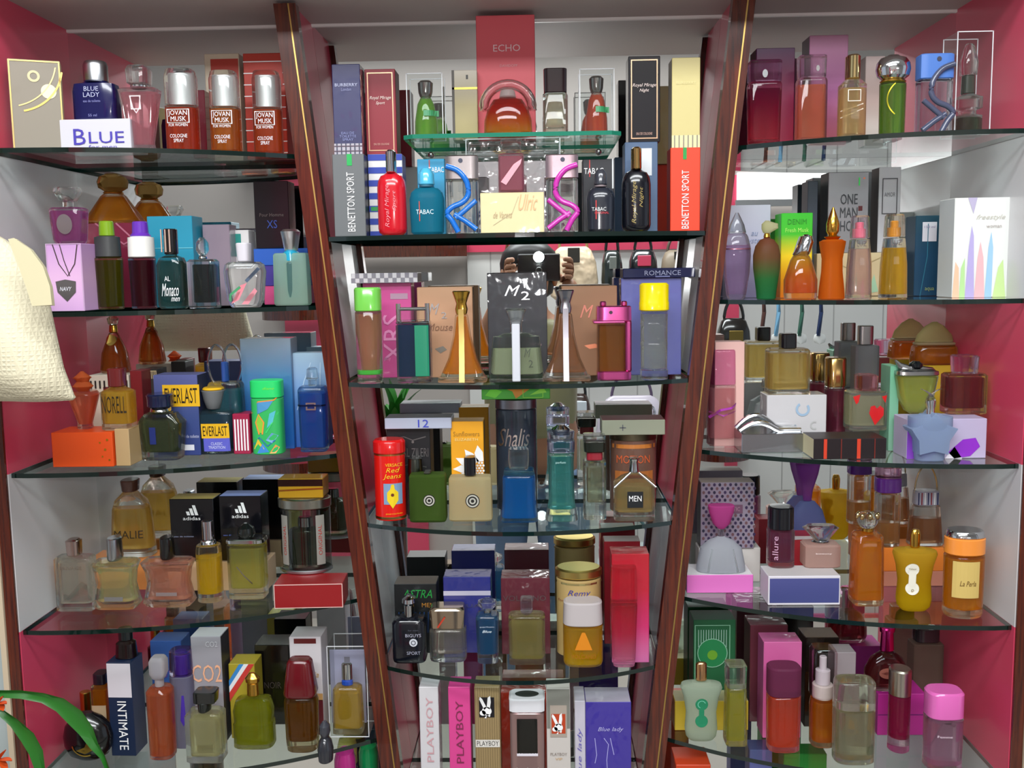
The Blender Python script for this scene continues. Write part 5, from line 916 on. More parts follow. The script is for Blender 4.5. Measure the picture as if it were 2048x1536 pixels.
bottle('perfume_tin', 'brown printed tin with orange lettering under the flat grey green box', 'perfume tin', 'C3', 1222, 1316, 868, -.085, .046,
       [('tin_body', 'g:#6a4c40', 2, [(0, .99), (.93, .99)]), ('lid', 'm:#6c6450:.35', 2, [(.9, 1.01), (.95, 1.01), (1, 1.0)])], [T('SUZUKI', -.02, .68, .7, .1, 'p:#c85a30'), R_(0, .84, .9, .05, 'p:#b87030'), R_(0, .45, .8, .16, 'p:#a86430'), R_(0, .15, .8, .1, 'p:#a86430')] if 0 else [T('MOTION', -.02, .68, .7, .1, 'p:#c85a30'), R_(0, .84, .9, .05, 'p:#b87030', 'upper_stripe'), R_(0, .45, .8, .16, 'p:#a86430', 'middle_stripe'), R_(0, .15, .8, .1, 'p:#a86430', 'lower_stripe')], key='brt')
carton('perfume_box', 'flat grey green box with a faint star lying on the brown tin', BOX, 'brt', 1204, 1330, 840, -.095, .045, 'p:#8c8f7c', top='p:#5c1c24', art=[LINE([(-.22, .5), (-.12, .5)], .001, 'p:#4a4c5a'), LINE([(-.17, .3), (-.17, .7)], .001, 'p:#4a4c5a')])
bottle('perfume_bottle', 'clear house shaped bottle with metal roof lines and a black MEN label', BOT, 'C3', 1229, 1312, 920, 1044, .034,
       [('bottle_body', 'c', 7, [(0, .98), (.6, .98), (.7, .62), (.76, .3)]), ('liquid', 'l:#c8b478', .004, .14, .56), ('neck', CHR, 2, [(.76, .24, .5), (.94, .2, .45), (1, .28, .5)])],
       [R_(.0, .36, .38, .26, 'p:#14181c', 'label'), T('MEN', .0, .38, .3, .09, W_, pn='label')])
w, h, d = LAST['w'], LAST['h'], LAST['d']
for s in (-1, 1): extra('roof_line', tube([(s * .1 * w, -d * .3, .78 * h), (s * .5 * w, -d * .5, .56 * h)], .0016, 6), CHR, 60)
# ---------------- fourth middle shelf
bottle('perfume_bottle', 'black eight sided bottle with chrome ball topped cap', BOT, 'C4', 782, 850, 1198, 1328, .034,
       [('bottle_body', 'g:#0c0f18', 5, [(0, .96), (.05, 1), (.6, 1), (.65, .86), (.68, .6)]), ('cap', CHR, 2, [(.68, .3, .6), (.8, .3, .6), (.86, .3, .6), (.9, .42, .8), (.96, .4, .75), (1, .2, .4)])],
       [T('BIGUYS', .15, .44, .46, .05, 'p:#a8a8b8'), DISC(.15, .33, .12, 'p:#c8ccd4'), DISC(.15, .33, .07, 'p:#3a3c48', r2=.05, lift=.001), T('SPORT', .15, .17, .4, .05, 'p:#9a9cac'), T('for men', .15, .52, .3, .02, 'p:#5a5c68')])
carton('perfume_box', 'black box with glowing green lettering behind the chrome capped black bottle', BOX, 'C4', 790, 874, 1168, -.08, .036, 'p:#0e1214', side='p:#0a0a0c', top='p:#4a4038', art=[T('ASTRA', .05, .86, .7, .12, 'p:#1c8a3a', sh=.3), T('MEN', .3, .7, .3, .06, 'p:#a8742a')] + [LINE([(-.4 + .1 * i, .6), (-.42 + .1 * i, .3)], .001, 'p:#1c3c6c') for i in range(8)])
bottle('perfume_bottle', 'clear bottle of colourless liquid with slanted silver flip cap', BOT, 'C4', 856, 932, 1218, 1326, .034,
       [('bottle_body', 'c', 5, [(0, .94), (.06, .98), (.55, .96), (.6, .88)]), ('liquid', 'l:#c8bcae', .006, .14, .52), ('cap', 'm:#b8a894:.14', 6, [(.6, .9, .8), (.95, .96, .9), (1, .9, .8)])], [LINE([(-.25, .64), (-.05, .84)], .0022, 'p:#b83a24')], artpart=1)
carton('perfume_box', 'royal blue cellophane wrapped box with white stripe', BOX, 'C4', 888, 982, 1154, -.08, .036, 'x:#232878', art=[R_(0, .79, 1, .06, 'p:#b8b4c8'), T('JAGUAR', 0, .62, .8, .06, 'm:#8a90c8:.3')])
bottle('perfume_bottle', 'blue bottle with rounded clear stopper in front of the royal blue box', BOT, 'C4', 951, 997, 1204, 1329, .03,
       [('bottle_body', 'c', 6, [(0, .9), (.72, 1), (.76, .9)]), ('liquid', 'f:#1a6aa0', .003, .14, .7), ('neck', CHR, 2, [(.76, .3), (.82, .3)]), ('stopper', 'c', 2, [(.82, .5), (.9, .84), (.96, .8), (1, .4)])], [T('parfum', 0, .6, .6, .03, 'p:#b8c8d8'), T('Blue', 0, .53, .4, .04, 'p:#d8e8f0', sh=.3)])
carton('perfume_box', 'maroon wrapped box with faint grey capitals', BOX, 'C4', 1003, 1100, 1156, -.085, .038, 'x:#5c1a28', side='x:#3a1c1c', art=[T('VOLCANO', -.02, .74, .88, .07, 'm:#8c7c80:.4')])
bottle('perfume_bottle', 'flat square bottle of pale olive liquid with clear blueish stopper', BOT, 'C4', 1017, 1090, 1200, 1331, .028,
       [('bottle_body', 'c', 8, [(0, 1), (.71, 1), (.74, .94)]), ('liquid', 'l:#b8ac68', .004, .08, .62), ('neck', 'c', 2, [(.74, .28, .6), (.78, .28, .6)]), ('stopper', 't:#a8b0c8', 6, [(.78, .34, .8), (.98, .34, .8)])])
bottle('perfume_tin', 'pale gold round tin with blue handwriting', 'perfume tin', 'C4', 1113, 1205, 1143, -.1, .048,
       [('tin_body', 'p:#b89c64', 2, [(0, .98), (.88, .98)]), ('lid', 'm:#d8c070:.3', 2, [(.9, 1.02), (.98, 1.02), (1, .96)])], [T('Remy', .0, .74, .5, .08, 'p:#3a3c90', sh=.35), T('for men', -.3, .65, .3, .03, 'p:#8c4a3a'), R_(0, .845, 1.0, .02, 'm:#e8dc98:.3')])
bottle('perfume_bottle', 'yellow bottle with silver cap, gold capitals and a triangle', BOT, 'C4', 1127, 1207, 1209, 1336, .038,
       [('bottle_body', 't:#f4d468', 3, [(0, .96), (.06, 1), (.62, 1), (.64, .97)]), ('liquid', 'lv:#ecc010:#f0a818:#f0b030', .002, .03, .6), ('cap', 'p:#b8b0b0', 3, [(.64, 1, 1), (.98, .96, .96), (1, .92, .92)])],
       [T('VOLCANO', 0, .18, .62, .07, 'p:#b06c10'), POLY([(-.22, .28), (.22, .28), (.04, .56), (-.04, .56)], 'p:#d88418')])
carton('perfume_box', 'tall crimson to pink shaded wrapped box at the right end', BOX, 'C4', 1224, 1298, 1108, -.115, .036, 'xv:#c86aa0:#c42064:#b80c2c:#b00a20', side='xv:#b86a98:#a81c50:#980a20', art=[])
bottle('perfume_bottle', 'slim red bottle fading to clear pink in front of the crimson box', BOT, 'C4', 1222, 1276, 1138, 1337, .026,
       [('bottle_body', 't:#f4b8c4', 4, [(0, .8), (.1, .88), (.62, 1), (.66, .96)]), ('liquid', 'lv:#e8a0b8:#d83058:#d01030', .0025, .06, .62), ('cap', 't:#e01428', 6, [(.66, .98), (.96, .94), (1, .9)])])
carton('perfume_box', 'dark red box standing behind the crimson shaded box', BOX, 'C4', 1209, 1280, 1083, -.05, .03, 'p:#8a1020', top='p:#b8a8a8')
# ---------------- lowest middle shelf
bunny = lambda x, t, s, m, k=1.0: [DISC(x, t, .16 * s, m, 'rabbit_emblem', ry=.15 * s), POLY([(x - .08 * s, t + .03 * s * k), (x - .24 * s, t + .26 * s * k), (x - .22 * s, t + .32 * s * k), (x - .14 * s, t + .27 * s * k), (x + .0 * s, t + .08 * s * k)], m, 'rabbit_emblem'), POLY([(x + .0 * s, t + .08 * s * k), (x + .04 * s, t + .3 * s * k), (x + .12 * s, t + .34 * s * k), (x + .14 * s, t + .2 * s * k), (x + .1 * s, t + .04 * s * k)], m, 'rabbit_emblem'),
        DISC(x - .13 * s, t - .05 * s * k * .8, .1 * s, m, 'rabbit_emblem', ry=.09 * s), POLY([(x - .05 * s, t - .05 * s * k), (x + .0, t - .09 * s * k), (x + .1 * s, t - .13 * s * k), (x + .12 * s, t - .08 * s * k)], m, 'rabbit_emblem'), POLY([(x - .0 * s, t - .09 * s * k), (x - .08 * s, t - .15 * s * k), (x - .02 * s, t - .16 * s * k)], m, 'rabbit_emblem')]
carton('perfume_box', 'tall white box with pale pink letters reading upwards', BOX, 'C5', 841, 879, 1374, -.14, .034, 'x:#cfcdd0', art=[T('PLAYBOY', .03, .66, .52, .36, 'p:#c89aa0', rot=1)])
carton('perfume_box', 'tall hot pink box with dark letters reading upwards', BOX, 'C5', 899, 942, 1374, -.14, .034, 'p:#d4448c', art=[T('PLAYBOY', .0, .64, .5, .34, 'p:#7c2c4c', rot=1)])
carton('perfume_box', 'tall beige ribbed box with a white rabbit head on black', BOX, 'C5', 951, 1001, 1374, -.14, .036, 'p:#98825a', art=[LINE([(-.46 + .092 * i, 0), (-.46 + .092 * i, 1)], .0005, 'p:#7c6a48') for i in range(11)] + [R_(-.02, .84, .6, .16, 'p:#15121a', lift=.0009)] + [(f, m, pn, .0013) for f, m, pn, l in bunny(-.02, .81, 1.2, W_, .3)] + [R_(0, .55, .96, .06, 'p:#d8d4cc', 'name_panel', .0009), T('PLAYBOY', 0, .55, .86, .04, 'p:#14120e', pn='name_panel')])
bottle('perfume_bottle', 'rose silver phone shaped bottle with a black screen and white oval top', BOT, 'C5', 1020, 1090, 1400, -.145, .036,
       [('bottle_body', 'm:#c8a8a8:.35', 7, [(0, .96), (.88, .98)]), ('cap', 'g:#dcdce0', 7, [(.885, 1.02), (.99, 1.02), (1, .98)])], [R_(0, .68, .58, .3, 'g:#141410', 'screen', .001), R_(0, .52, .6, .025, 'p:#e0dce4', 'screen', .001)] + [DISC(-.3 + .15 * i, .4 - .02 * (i % 2), .025, 'm:#e8e0e0:.3', 'keypad') for i in range(5)])
extra('oval_dish', loft([(LAST['h'] * 1.0005, .0145, .0085), (LAST['h'] * 1.004, .0155, .0095)], 2, 28, 0), 'g:#3a403c')
carton('perfume_box', 'tall white box with clear top and a white rabbit head on red', BOX, 'C5', 1094, 1141, 1378, -.14, .034, 'p:#c8c2bc', art=[R_(0, .84, .96, .32, 'p:#7c7c74'), R_(0, .74, .7, .26, 'p:#a89c90', lift=.0008), R_(0, .72, .58, .16, 'p:#b8401e', lift=.0011)] + [(f, m, pn, .0014) for f, m, pn, l in bunny(0, .69, 1.15, W_, .3)] + [T('PLAYBOY', 0, .47, .7, .025, 'p:#8a8078'), T('VIP', 0, .43, .3, .02, 'p:#c8a068')])
carton('perfume_box', 'violet blue wrapped box with white side and a line drawn figure', BOX, 'C5', 1172, 1262, 1404, -.13, .046, 'x:#3a2c94', top='x:#b8b4c4', art=[T('Blue lady', .05, .74, .56, .05, 'p:#b4b0e0', sh=.3), LINE([(-.3, .66), (-.26, .5), (-.3, .42)], .0009, 'p:#a8a4e0'), LINE([(-.1, .66), (0, .6), (-.04, .45), (-.02, .3)], .0009, 'p:#a8a4e0'), LINE([(.04, .66), (.12, .5)], .0009, 'p:#a8a4e0'), T('EAU DE PARFUM', .1, .1, .6, .04, 'p:#a8a4e0')])
carton('perfume_box', 'narrow white box with blue handwriting beside the violet blue box', BOX, 'C5', 1150, 1171, 1402, -.13, .046, 'x:#c4c0cc', art=[T('Blue lady', 0, .5, .5, .5, 'p:#6a62b0', rot=1, sh=.3)])
carton('perfume_box', 'orange red crumpled bag standing behind the phone shaped bottle', 'bag', 'C5', 1003, 1130, 1385, -.04, .03, 'x:#b8321c')
for cx_, c, lb in ((856, '#e8b090', 'pale round lipstick behind'), ): pass
# ================================================================== right bay
# ---------------- row 1
carton('perfume_box', 'dark magenta translucent box at the left end of the top right shelf', BOX, 'R1', 1512, 1588, 96, -.09, .036, 'v:#8c1438:#7c1240:#3c0c3c', side='v:#4a0c20:#28081c')
bottle('perfume_bottle', 'deep pink bottle with a silver drop jewel in front of the dark magenta box', BOT, 'R1', 1500, 1566, 118, -.135, .026,
       [('bottle_body', 't:#c05070', 6, [(0, .92), (.7, 1), (.74, .96)]), ('liquid', 'lv:#c84a58:#a81c48:#7c1248', .002, .04, .66), ('cap', 't:#70205c', 6, [(.74, .96), (1, .98)])], [DISC(-.05, .83, .08, 'm:#d8dce0:.2', 'jewel', ry=.12)])
carton('perfume_box', 'mauve translucent box beside the dark magenta one', BOX, 'R1', 1618, 1694, 70, -.085, .036, 'v:#b05a6c:#9c5a8c:#a4708c', side='v:#5a3440:#4a2c48')
bottle('perfume_bottle', 'pale bottle of salmon liquid in front of the mauve translucent box', BOT, 'R1', 1599, 1657, 108, -.14, .026,
       [('bottle_body', 't:#f0d0cc', 6, [(0, 1), (.7, 1), (.74, .94)]), ('liquid', 'l:#e0805c', .003, .04, .66), ('cap', 't:#b8a0a8', 6, [(.74, .9), (1, .94)])], [DISC(.12, .84, .06, 'm:#e8e8e8:.2', 'jewel', ry=.1)])
bottle('perfume_bottle', 'pale champagne bottle with polished gold cap', BOT, 'R1', 1686, 1737, 106, -.17, .028,
       [('bottle_body', 't:#ecdcc0', 4, [(0, .96), (.05, 1), (.64, 1), (.7, .7)]), ('liquid', 'l:#d8bc80', .002, .04, .6), ('cap', 'm:#e0c890:.1', 2, [(.71, .56, .9), (.98, .56, .9), (1, .5, .8)])], [FRAME(-.05, .5, .5, .14, .0008, 'p:#f0e8d8'), LINE([(-.5, .32), (.3, .4)], .001, 'p:#f0e8d8'), LINE([(-.5, .24), (.3, .34)], .001, 'p:#f0e8d8')])
bottle('perfume_bottle', 'green cylinder bottle with big chrome ball cap', BOT, 'R1', 1762, 1828, 104, -.18, .032,
       [('bottle_body', 't:#b8d890', 2, [(0, .76), (.66, .8)]), ('liquid', 'l:#6a9a34', .0015, .03, .64), ('collar', GOLD, 2, [(.66, .78), (.69, .78)]), ('cap', CHR, 2, [(.69, .7), (.74, .94), (.82, 1.04), (.9, .98), (.96, .76), (1, .36)])], [ARC(.35, .45, .6, 130, 230, .0012, 'm:#d8c840:.3')])
kbot('flat bottle with blue sprayer head and dark abstract figure on the top right shelf', 'R1', 1842, 1908, 106, -.18, 'p:#4c78c4', 'g:#4a5068', -1, 't:#8c9cc0')
case('tall clear acrylic block case at the right end of the top shelf', 'R1', 1913, 1982, 62, -.17, .04, 'a')
bottle('perfume_bottle', 'clear bottle with silver neck and dark base inside the acrylic case', BOT, 'R1', 1922, 1972, 82, -.166, .03,
       [('bottle_body', 'c', 4, [(0, 1), (.22, 1), (.24, .6), (.28, .6), (.3, 1), (.42, 1), (.46, .5)]), ('liquid', 'l:#3c4a30', .003, .03, .2), ('neck', 'g:#3c4038', 3, [(.46, .5), (.66, .46)]), ('cap', 'c', 3, [(.66, .6), (.8, .66), (.96, .4), (1, .3)])])
carton('perfume_box', 'pale pink and white box behind the champagne bottle', BOX, 'R1', 1730, 1768, 112, -.06, .03, 'v:#dcd8d0:#c8b0a8:#c8b8b4')
# ---------------- row 2
carton('perfume_box', 'pale silver blue box behind the lavender bottle', BOX, 'R2', 1456, 1540, 410, -.06, .034, 'v:#8c88b0:#a8a8c0:#b8bcc8', art=[T('au\nmystere', .12, .64, .56, .14, 'p:#7c88a8', sh=.3)])
bottle('perfume_bottle', 'lavender bullet shaped bottle with clear pointed cap', BOT, 'R2', 1450, 1506, 424, -.12, .03,
       [('bottle_body', 't:#dccae0', 2.4, [(0, .62), (.06, .7), (.3, .92), (.5, 1), (.6, .98), (.72, .8), (.76, .7)]), ('liquid', 'l:#c8aad0', .002, .06, .62), ('band', 'm:#d88a9c:.3', 2.4, [(.575, 1.0), (.585, 1.0)]), ('cap', 'c', 2.2, [(.76, .66), (.86, .52), (.95, .26), (1, .1)])])
bottle('perfume_bottle', 'frosted vase bottle fading from brown to green with a petal cap', BOT, 'R2', 1512, 1566, 440, -.135, .03,
       [('bottle_body', 'fv:#2c8a50:#3c8a48:#86603c:#90543c', 2.2, [(0, .7), (.1, .74), (.4, .98), (.56, 1), (.68, .84), (.76, .5), (.78, .3)]), ('neck', GOLD, 2, [(.78, .26), (.84, .22)]), ('cap', 'f:#dcd8a8', 2, [(.84, .3, .3), (.9, .62, .4, .1), (.96, .6, .35, .1), (1, .2, .2, 0)])])
carton('perfume_box', 'green to yellow shaded box with pale lettering', BOX, 'R2', 1562, 1624, 426, -.09, .034, 'v:#f4820c:#f0a80c:#e8c818:#3cb424:#34b428', art=[T('Fresh Musk', 0, .8, .74, .05, 'p:#a8e868'), T('DENIM', 0, .9, .6, .06, 'p:#288a20')])
bottle('perfume_bottle', 'pear shaped clear bottle of orange liquid with curved chrome cap', BOT, 'R2', 1576, 1642, 468, -.165, .034,
       [('bottle_body', 'c', 2.3, [(0, .96), (.1, 1), (.3, 1), (.45, .82), (.6, .64), (.68, .5)]), ('liquid', 'lv:#e06018:#ec7818:#f0b020', .003, .1, .64), ('cap', CHR, 2, [(.68, .52), (.74, .5, .8, .04), (.88, .5, .8, .12), (.97, .4, .6, .14), (1, .2, .4, .14)])])
bottle('perfume_bottle', 'frosted orange corset shaped bottle with ornate gold finial', BOT, 'R2', 1647, 1697, 413, -.17, .03,
       [('bottle_body', 'f:#e06a10', 2.6, [(0, 1), (.1, .96), (.3, .8), (.44, .78), (.6, .98), (.63, 1), (.65, .8)]), ('collar', GOLD, 2, [(.65, .5), (.68, .66), (.7, .4)]), ('finial', 'm:#e0a848:.18', 2, [(.7, .36), (.74, .5), (.82, .52), (.9, .34), (.96, .18), (1, .06)])])
carton('perfume_box', 'low beige patterned box carrying the silver lettered box', BOX, 'R2', 1634, 1776, 506, -.055, .036, 'p:#c8b48c', key='mg', art=[POLY([(-.1, .0), (-.05, .4), (.05, .0)], 'p:#d89a98'), POLY([(.2, .05), (.3, .5), (.36, .1)], 'p:#9ac0a0'), LINE([(-.4, .9), (0, .6), (.4, .9)], .001, 'p:#a89468')])
carton('perfume_box', 'silver box with three lines of thin capitals', BOX, 'mg', 1656, 1736, 344, -.055, .036, 'm:#a4a4a8:.42', side='p:#2a3034', top='p:#b8b8bc', art=[T('ONE\nMAN\nSHOW', .02, .5, .62, .46, 'p:#3a3c40'), R_(.3, .55, .1, .06, 'p:#5c2024'), R_(.26, .88, .03, .1, 'p:#3ae060'), DISC(.38, .92, .025, 'p:#f08a60')])
carton('perfume_box', 'white box with black ornamental frame beside the silver lettered box', BOX, 'mg', 1757, 1800, 334, -.045, .03, 'p:#b8b6ba', side='p:#4a4648', art=[FRAME(0, .66, .7, .42, .0012, 'p:#4a484c'), T('AMOR', 0, .68, .5, .05, 'p:#6a686c'), DISC(0, .22, .1, 'p:#3c3a3e', r2=.06)])
carton('perfume_box', 'dark slate box behind the orange corset bottle', BOX, 'R2', 1614, 1634, 362, -.04, .03, 'p:#3c4450', side='p:#3c4450')
def pumpb(lb, x0, x1, yt, capc, liq, inner, Y):
    bottle('perfume_bottle', lb, BOT, 'R2', x0, x1, yt, Y, .03,
           [('bottle_body', 'c', 3.4, [(0, 1), (.4, .94), (.66, .8), (.72, .76)]), ('liquid', 'l:' + liq, .002, .05, .6), ('cap', 't:' + capc, 2.4, [(.73, .8), (.98, .72), (1, .66)]), ('pump', 'g:' + inner, 2, [(.735, .36), (.84, .36), (.845, .24), (.92, .24)])], [T('LUZ', -.05, .66, .4, .06, 'p:#5c4a4a'), ])
pumpb('slim bottle of pale pink liquid with clear pink cap', 1703, 1750, 430, '#e8b4c4', '#e0b4b4', '#f07890', -.175)
pumpb('slim bottle of golden liquid with clear amber cap', 1771, 1822, 427, '#e8c078', '#e8aa18', '#e0982c', -.175)
carton('perfume_box', 'dark teal box with white sticker', BOX, 'R2', 1830, 1891, 431, -.09, .034, 'v:#123c58:#143c58:#1a4050', art=[R_(-.05, .8, .46, .24, 'p:#cfccd4', 'sticker'), T('150 ml', -.05, .86, .34, .03, 'p:#7c6a94', pn='sticker'), LINE([(-.3, .0), (-.1, .5), (-.1, .9)], .001, 'p:#2a6a80'), T('aqua', 0, .08, .3, .05, 'p:#8c9a60')])
carton('perfume_box', 'large white box painted with pastel vertical brush strokes', BOX, 'R2', 1908, 2022, 395, -.17, .045, 'p:#e2e4e0', side='p:#cfd6d8', rz=0,
       art=[POLY([(-.5, 0), (-.38, 0), (-.4, .3), (-.46, .36)], 'p:#f4c0a0'), POLY([(-.38, 0), (-.28, 0), (-.3, .4), (-.36, .3)], 'p:#b4dc98'), POLY([(-.28, 0), (-.12, 0), (-.16, .62), (-.2, .72), (-.24, .5)], 'p:#b4a8d8'), POLY([(-.28, 1), (-.12, 1), (-.18, .84)], 'p:#b8b0cc'), POLY([(-.12, 0), (.06, 0), (.02, .4), (-.04, .56), (-.08, .4)], 'p:#f0b4b8'), POLY([(.06, 0), (.18, 0), (.18, .5), (.14, .66), (.1, .5)], 'p:#9cc4e4'), POLY([(.2, 0), (.42, 0), (.36, .38), (.28, .3)], 'p:#c4e098'), POLY([(.42, 0), (.5, 0), (.5, .26), (.46, .3)], 'p:#d8e8c8'), T('freestyle', .12, .8, .5, .06, 'p:#c4c0b4', sh=.4), T('woman', .18, .71, .26, .025, 'p:#a89c98')])
# ---------------- row 3
carton('perfume_box', 'tall pale pink box at the left end behind the magenta capped bottle', BOX, 'R3', 1430, 1488, 684, -.085, .03, 'p:#dcb0a8', side='p:#8c5a60')
bottle('perfume_bottle', 'tall pink bottle with translucent magenta cap and purple swirls', BOT, 'R3', 1420, 1474, 700, 893, .032,
       [('bottle_body', 't:#f0c4cc', 5, [(0, 1), (.62, 1), (.64, .96)]), ('liquid', 'l:#dc98a0', .002, .08, .6), ('cap', 't:#d81c8c', 5, [(.64, .98), (.98, .94), (1, .9)])], [LINE([(-.5, .3), (-.1, .38), (.3, .4), (.5, .44)], .003, 'p:#a83aa8'), LINE([(-.5, .36), (0, .32), (.5, .36)], .002, 'p:#b850b0')])
carton('perfume_box', 'white wrapped box with pale blue swirl under the gold square bottle', BOX, 'R3', 1534, 1652, 790, -.09, .04, 'x:#c8c6c8', key='sw', art=[ARC(.1, .72, .1, 120, 400, .003, 'p:#9ab4cc'), ARC(.3, .4, .06, 60, 300, .002, 'p:#b4b4b4')])
bottle('perfume_bottle', 'large square bottle of gold liquid with black cap on the white swirl box', BOT, 'sw', 1540, 1622, 668, -.088, .034,
       [('bottle_body', 'c', 8, [(0, 1), (.72, 1), (.75, .95)]), ('liquid', 'l:#d8b45c', .003, .08, .68), ('cap', 'g:#14141a', 8, [(.75, .36, .7), (1, .36, .7)])])
carton('perfume_box', 'silver metallic handbag shaped case with curved ridge', BOX, 'R3', 1484, 1606, 868, 905, .06, 'm:#a8acb0:.2', key='sv')
w, h, d = LAST['w'], LAST['h'], LAST['d']
extra('curved_ridge', tube([(-w * .5 + w * t, -d * .3, h + .011 * math.sin(PI * min(t * 1.6, 1)) * (1 - .2 * t) + .002) for t in [k / 14 for k in range(15)]], .0036, 8), 'm:#d8dadc:.15')
extra('curved_ridge', tube([(-w * .5 + w * t, d * .1, h + .017 * math.sin(PI * min(t * 1.5, 1)) * (1 - .2 * t) + .002) for t in [k / 14 for k in range(15)]], .0036, 8), 'm:#c8cacc:.15')
bottle('perfume_bottle', 'wide clear bottle of colourless liquid with short clear stopper behind the silver case', BOT, 'R3', 1508, 1596, 766, 890 - 14, .026,
       [('bottle_body', 'f:#d0d8d8', 3, [(0, 1), (.3, .98), (.6, .8), (.72, .34)]), ('neck', 'c', 2, [(.72, .24, .6), (.84, .2, .5)]), ('stopper', 'c', 3, [(.84, .3, .7), (1, .26, .6)])], [DISC(.08, .58, .06, 'p:#d8d8d8', 'charm', ry=.08)])
bottle('perfume_bottle', 'plum roll on bottle with tall gold cap', BOT, 'R3', 1656, 1696, 716, 880, .028,
       [('bottle_body', 't:#d08ca0', 3, [(0, 1), (.62, 1)]), ('liquid', 'l:#8c3450', .002, .04, .6), ('collar', CHR, 2.6, [(.62, 1.0), (.65, 1.0)]), ('cap', 'm:#c8a468:.16', 3, [(.65, .98), (.98, .98), (1, .92)])])
carton('perfume_box', 'low black box with red vertical stripes', BOX, 'R3', 1628, 1772, 877, 918, .05, 'p:#1b1014', side='p:#d8d0a8', key='bk', art=[R_(-.34, .5, .045, .96, 'p:#c83a20'), R_(-.12, .5, .014, .96, 'p:#6c2018'), R_(.12, .5, .05, .96, 'p:#c83a20'), R_(.34, .5, .014, .96, 'p:#6c2018')])
bottle('perfume_bottle', 'clear square bottle with red heart and ruby red cap', BOT, 'bk', 1702, 1778, 751, -.13, .034,
       [('bottle_body', 'c', 8, [(0, 1), (.68, 1), (.71, .94)]), ('liquid', 'l:#ecdcb4', .004, .08, .62), ('cap', 't:#c41420', 6, [(.71, .48, .9), (.98, .5, .9), (1, .46, .8)])],
       [POLY([(.14, .1), (-.02, .32), (.02, .44), (.12, .46), (.18, .4), (.26, .46), (.36, .4), (.36, .28)], 'g:#c81c1c', 'heart'), POLY([(-.44, .62), (-.26, .66), (-.3, .52), (-.36, .48)], 'g:#c81c1c', 'heart'), POLY([(.3, .62), (.44, .64), (.4, .5)], 'g:#c81c1c', 'heart')])
carton('perfume_box', 'narrow mint green box standing upright beside the black striped one', BOX, 'R3', 1779, 1797, 732, -.135, .034, 'v:#7ca890:#6cb08c', side='p:#6ca488')
carton('perfume_box', 'lavender box printed with purple petals', BOX, 'R3', 1815, 1972, 838, 917, .045, 'p:#b4aac8', key='lav', art=[POLY([(-.5, 0), (-.5, 1), (-.3, 1), (-.26, .5), (-.12, .3), (-.2, 0)], 'p:#7c3cb0'), POLY([(.02, .16), (.2, .48), (.36, .52), (.42, .3), (.3, .06), (.1, .0)], 'p:#8c2cc0'), POLY([(-.02, .0), (.1, .3), (.2, .0)], 'p:#e8e4ee')])
bottle('perfume_bottle', 'fan shaped yellow green bottle with curved silver top and black ball', BOT, 'lav', 1800, 1880, 722, -.155, .03,
       [('bottle_body', 'c', 6, [(0, .3), (.06, .5), (.3, .82), (.7, 1), (.72, 1)]), ('liquid', 'l:#c8d46c', .003, .06, .7), ('silver_top', 'm:#a8a8a8:.25', 6, [(.72, 1.02), (.8, 1.0), (.84, .8)]), ('ball', 'g:#0c1014', 2, [(.82, .2, .4), (.87, .3, .62), (.93, .33, .66), (.98, .2, .4)])])
w, h, d = LAST['w'], LAST['h'], LAST['d']
extra('curved_lip', tube([(-w * .52, 0, h * 1.0), (-w * .42, 0, h * .9), (-w * .2, 0, h * .83), (w * .1, 0, h * .82), (w * .4, 0, h * .8), (w * .52, 0, h * .76)], [.0012, .004, .005, .005, .004, .0015], 8), 'm:#a8a8a8:.25')
carton('perfume_box', 'mustard yellow box carrying the oval stoppered amber decanter', BOX, 'R3', 1842, 1918, 731, -.06, .036, 'p:#c8a42c', key='mus')
bottle('perfume_bottle', 'wide amber decanter with frosted half round stopper on the mustard box', BOT, 'mus', 1836, 1922, 645, -.06, .036,
       [('bottle_body', 't:#e8b458', 5, [(0, 1), (.05, 1.02), (.4, .96), (.46, .9)]), ('liquid', 'l:#d0801c', .003, .04, .4), ('collar', 'f:#e0c8a0', 5, [(.46, .92, .7), (.52, .92, .7)]), ('stopper', 'f:#d8c88c', 2, [(.52, .9, .4), (.7, .8, .4), (.9, .44, .36), (1, .16, .2)])])
bottle('perfume_bottle', 'square dark red bottle with faceted purple cap on the lavender box', BOT, 'lav', 1900, 1978, 712, -.155, .032,
       [('bottle_body', 'c', 8, [(0, 1), (.66, 1), (.69, .94)]), ('liquid', 'l:#7c2430', .004, .1, .62), ('cap', 't:#a070c0', 5, [(.69, .54, .9), (.98, .6, .95), (1, .56, .9)])])
bottle('perfume_bottle', 'pale blue frosted star shaped bottle with a twisted ribbon stopper', BOT, 'R3', 1825, 1918, 832, 926, .036,
       [('bottle_body', 'f:#b4c8e4', 3, [(0, .6), (.1, .62), (.4, .66), (.75, .9), (.95, .9), (1, .5)])])
w, h, d = LAST['w'], LAST['h'], LAST['d']
for k, (a, L) in enumerate(((-.1, .5), (PI + .1, .5), (PI * 1.28, .5), (-PI * .28, .5), (PI / 2, .4))):
    extra('star_point', leafg((0, 0, h * .55), (w * L * 1.05 * math.cos(a), 0, h * .55 + w * L * .9 * math.sin(a)), .02, 0, 6, fold=.5), 'f:#b4c8e4', 60) if 0 else None
P_ = [(1.0 if k % 2 == 0 else .66) for k in range(10)]
st = [(w * .52 * P_[k] * math.cos(PI / 2 + k * PI / 5), h * .56 + w * .5 * P_[k] * math.sin(PI / 2 + k * PI / 5)) for k in range(10)]
extra('star_points', prism([(x, max(z, .002)) for x, z in st], 'y', -d * .42, d * .42), 'f:#b4c8e4', 30)
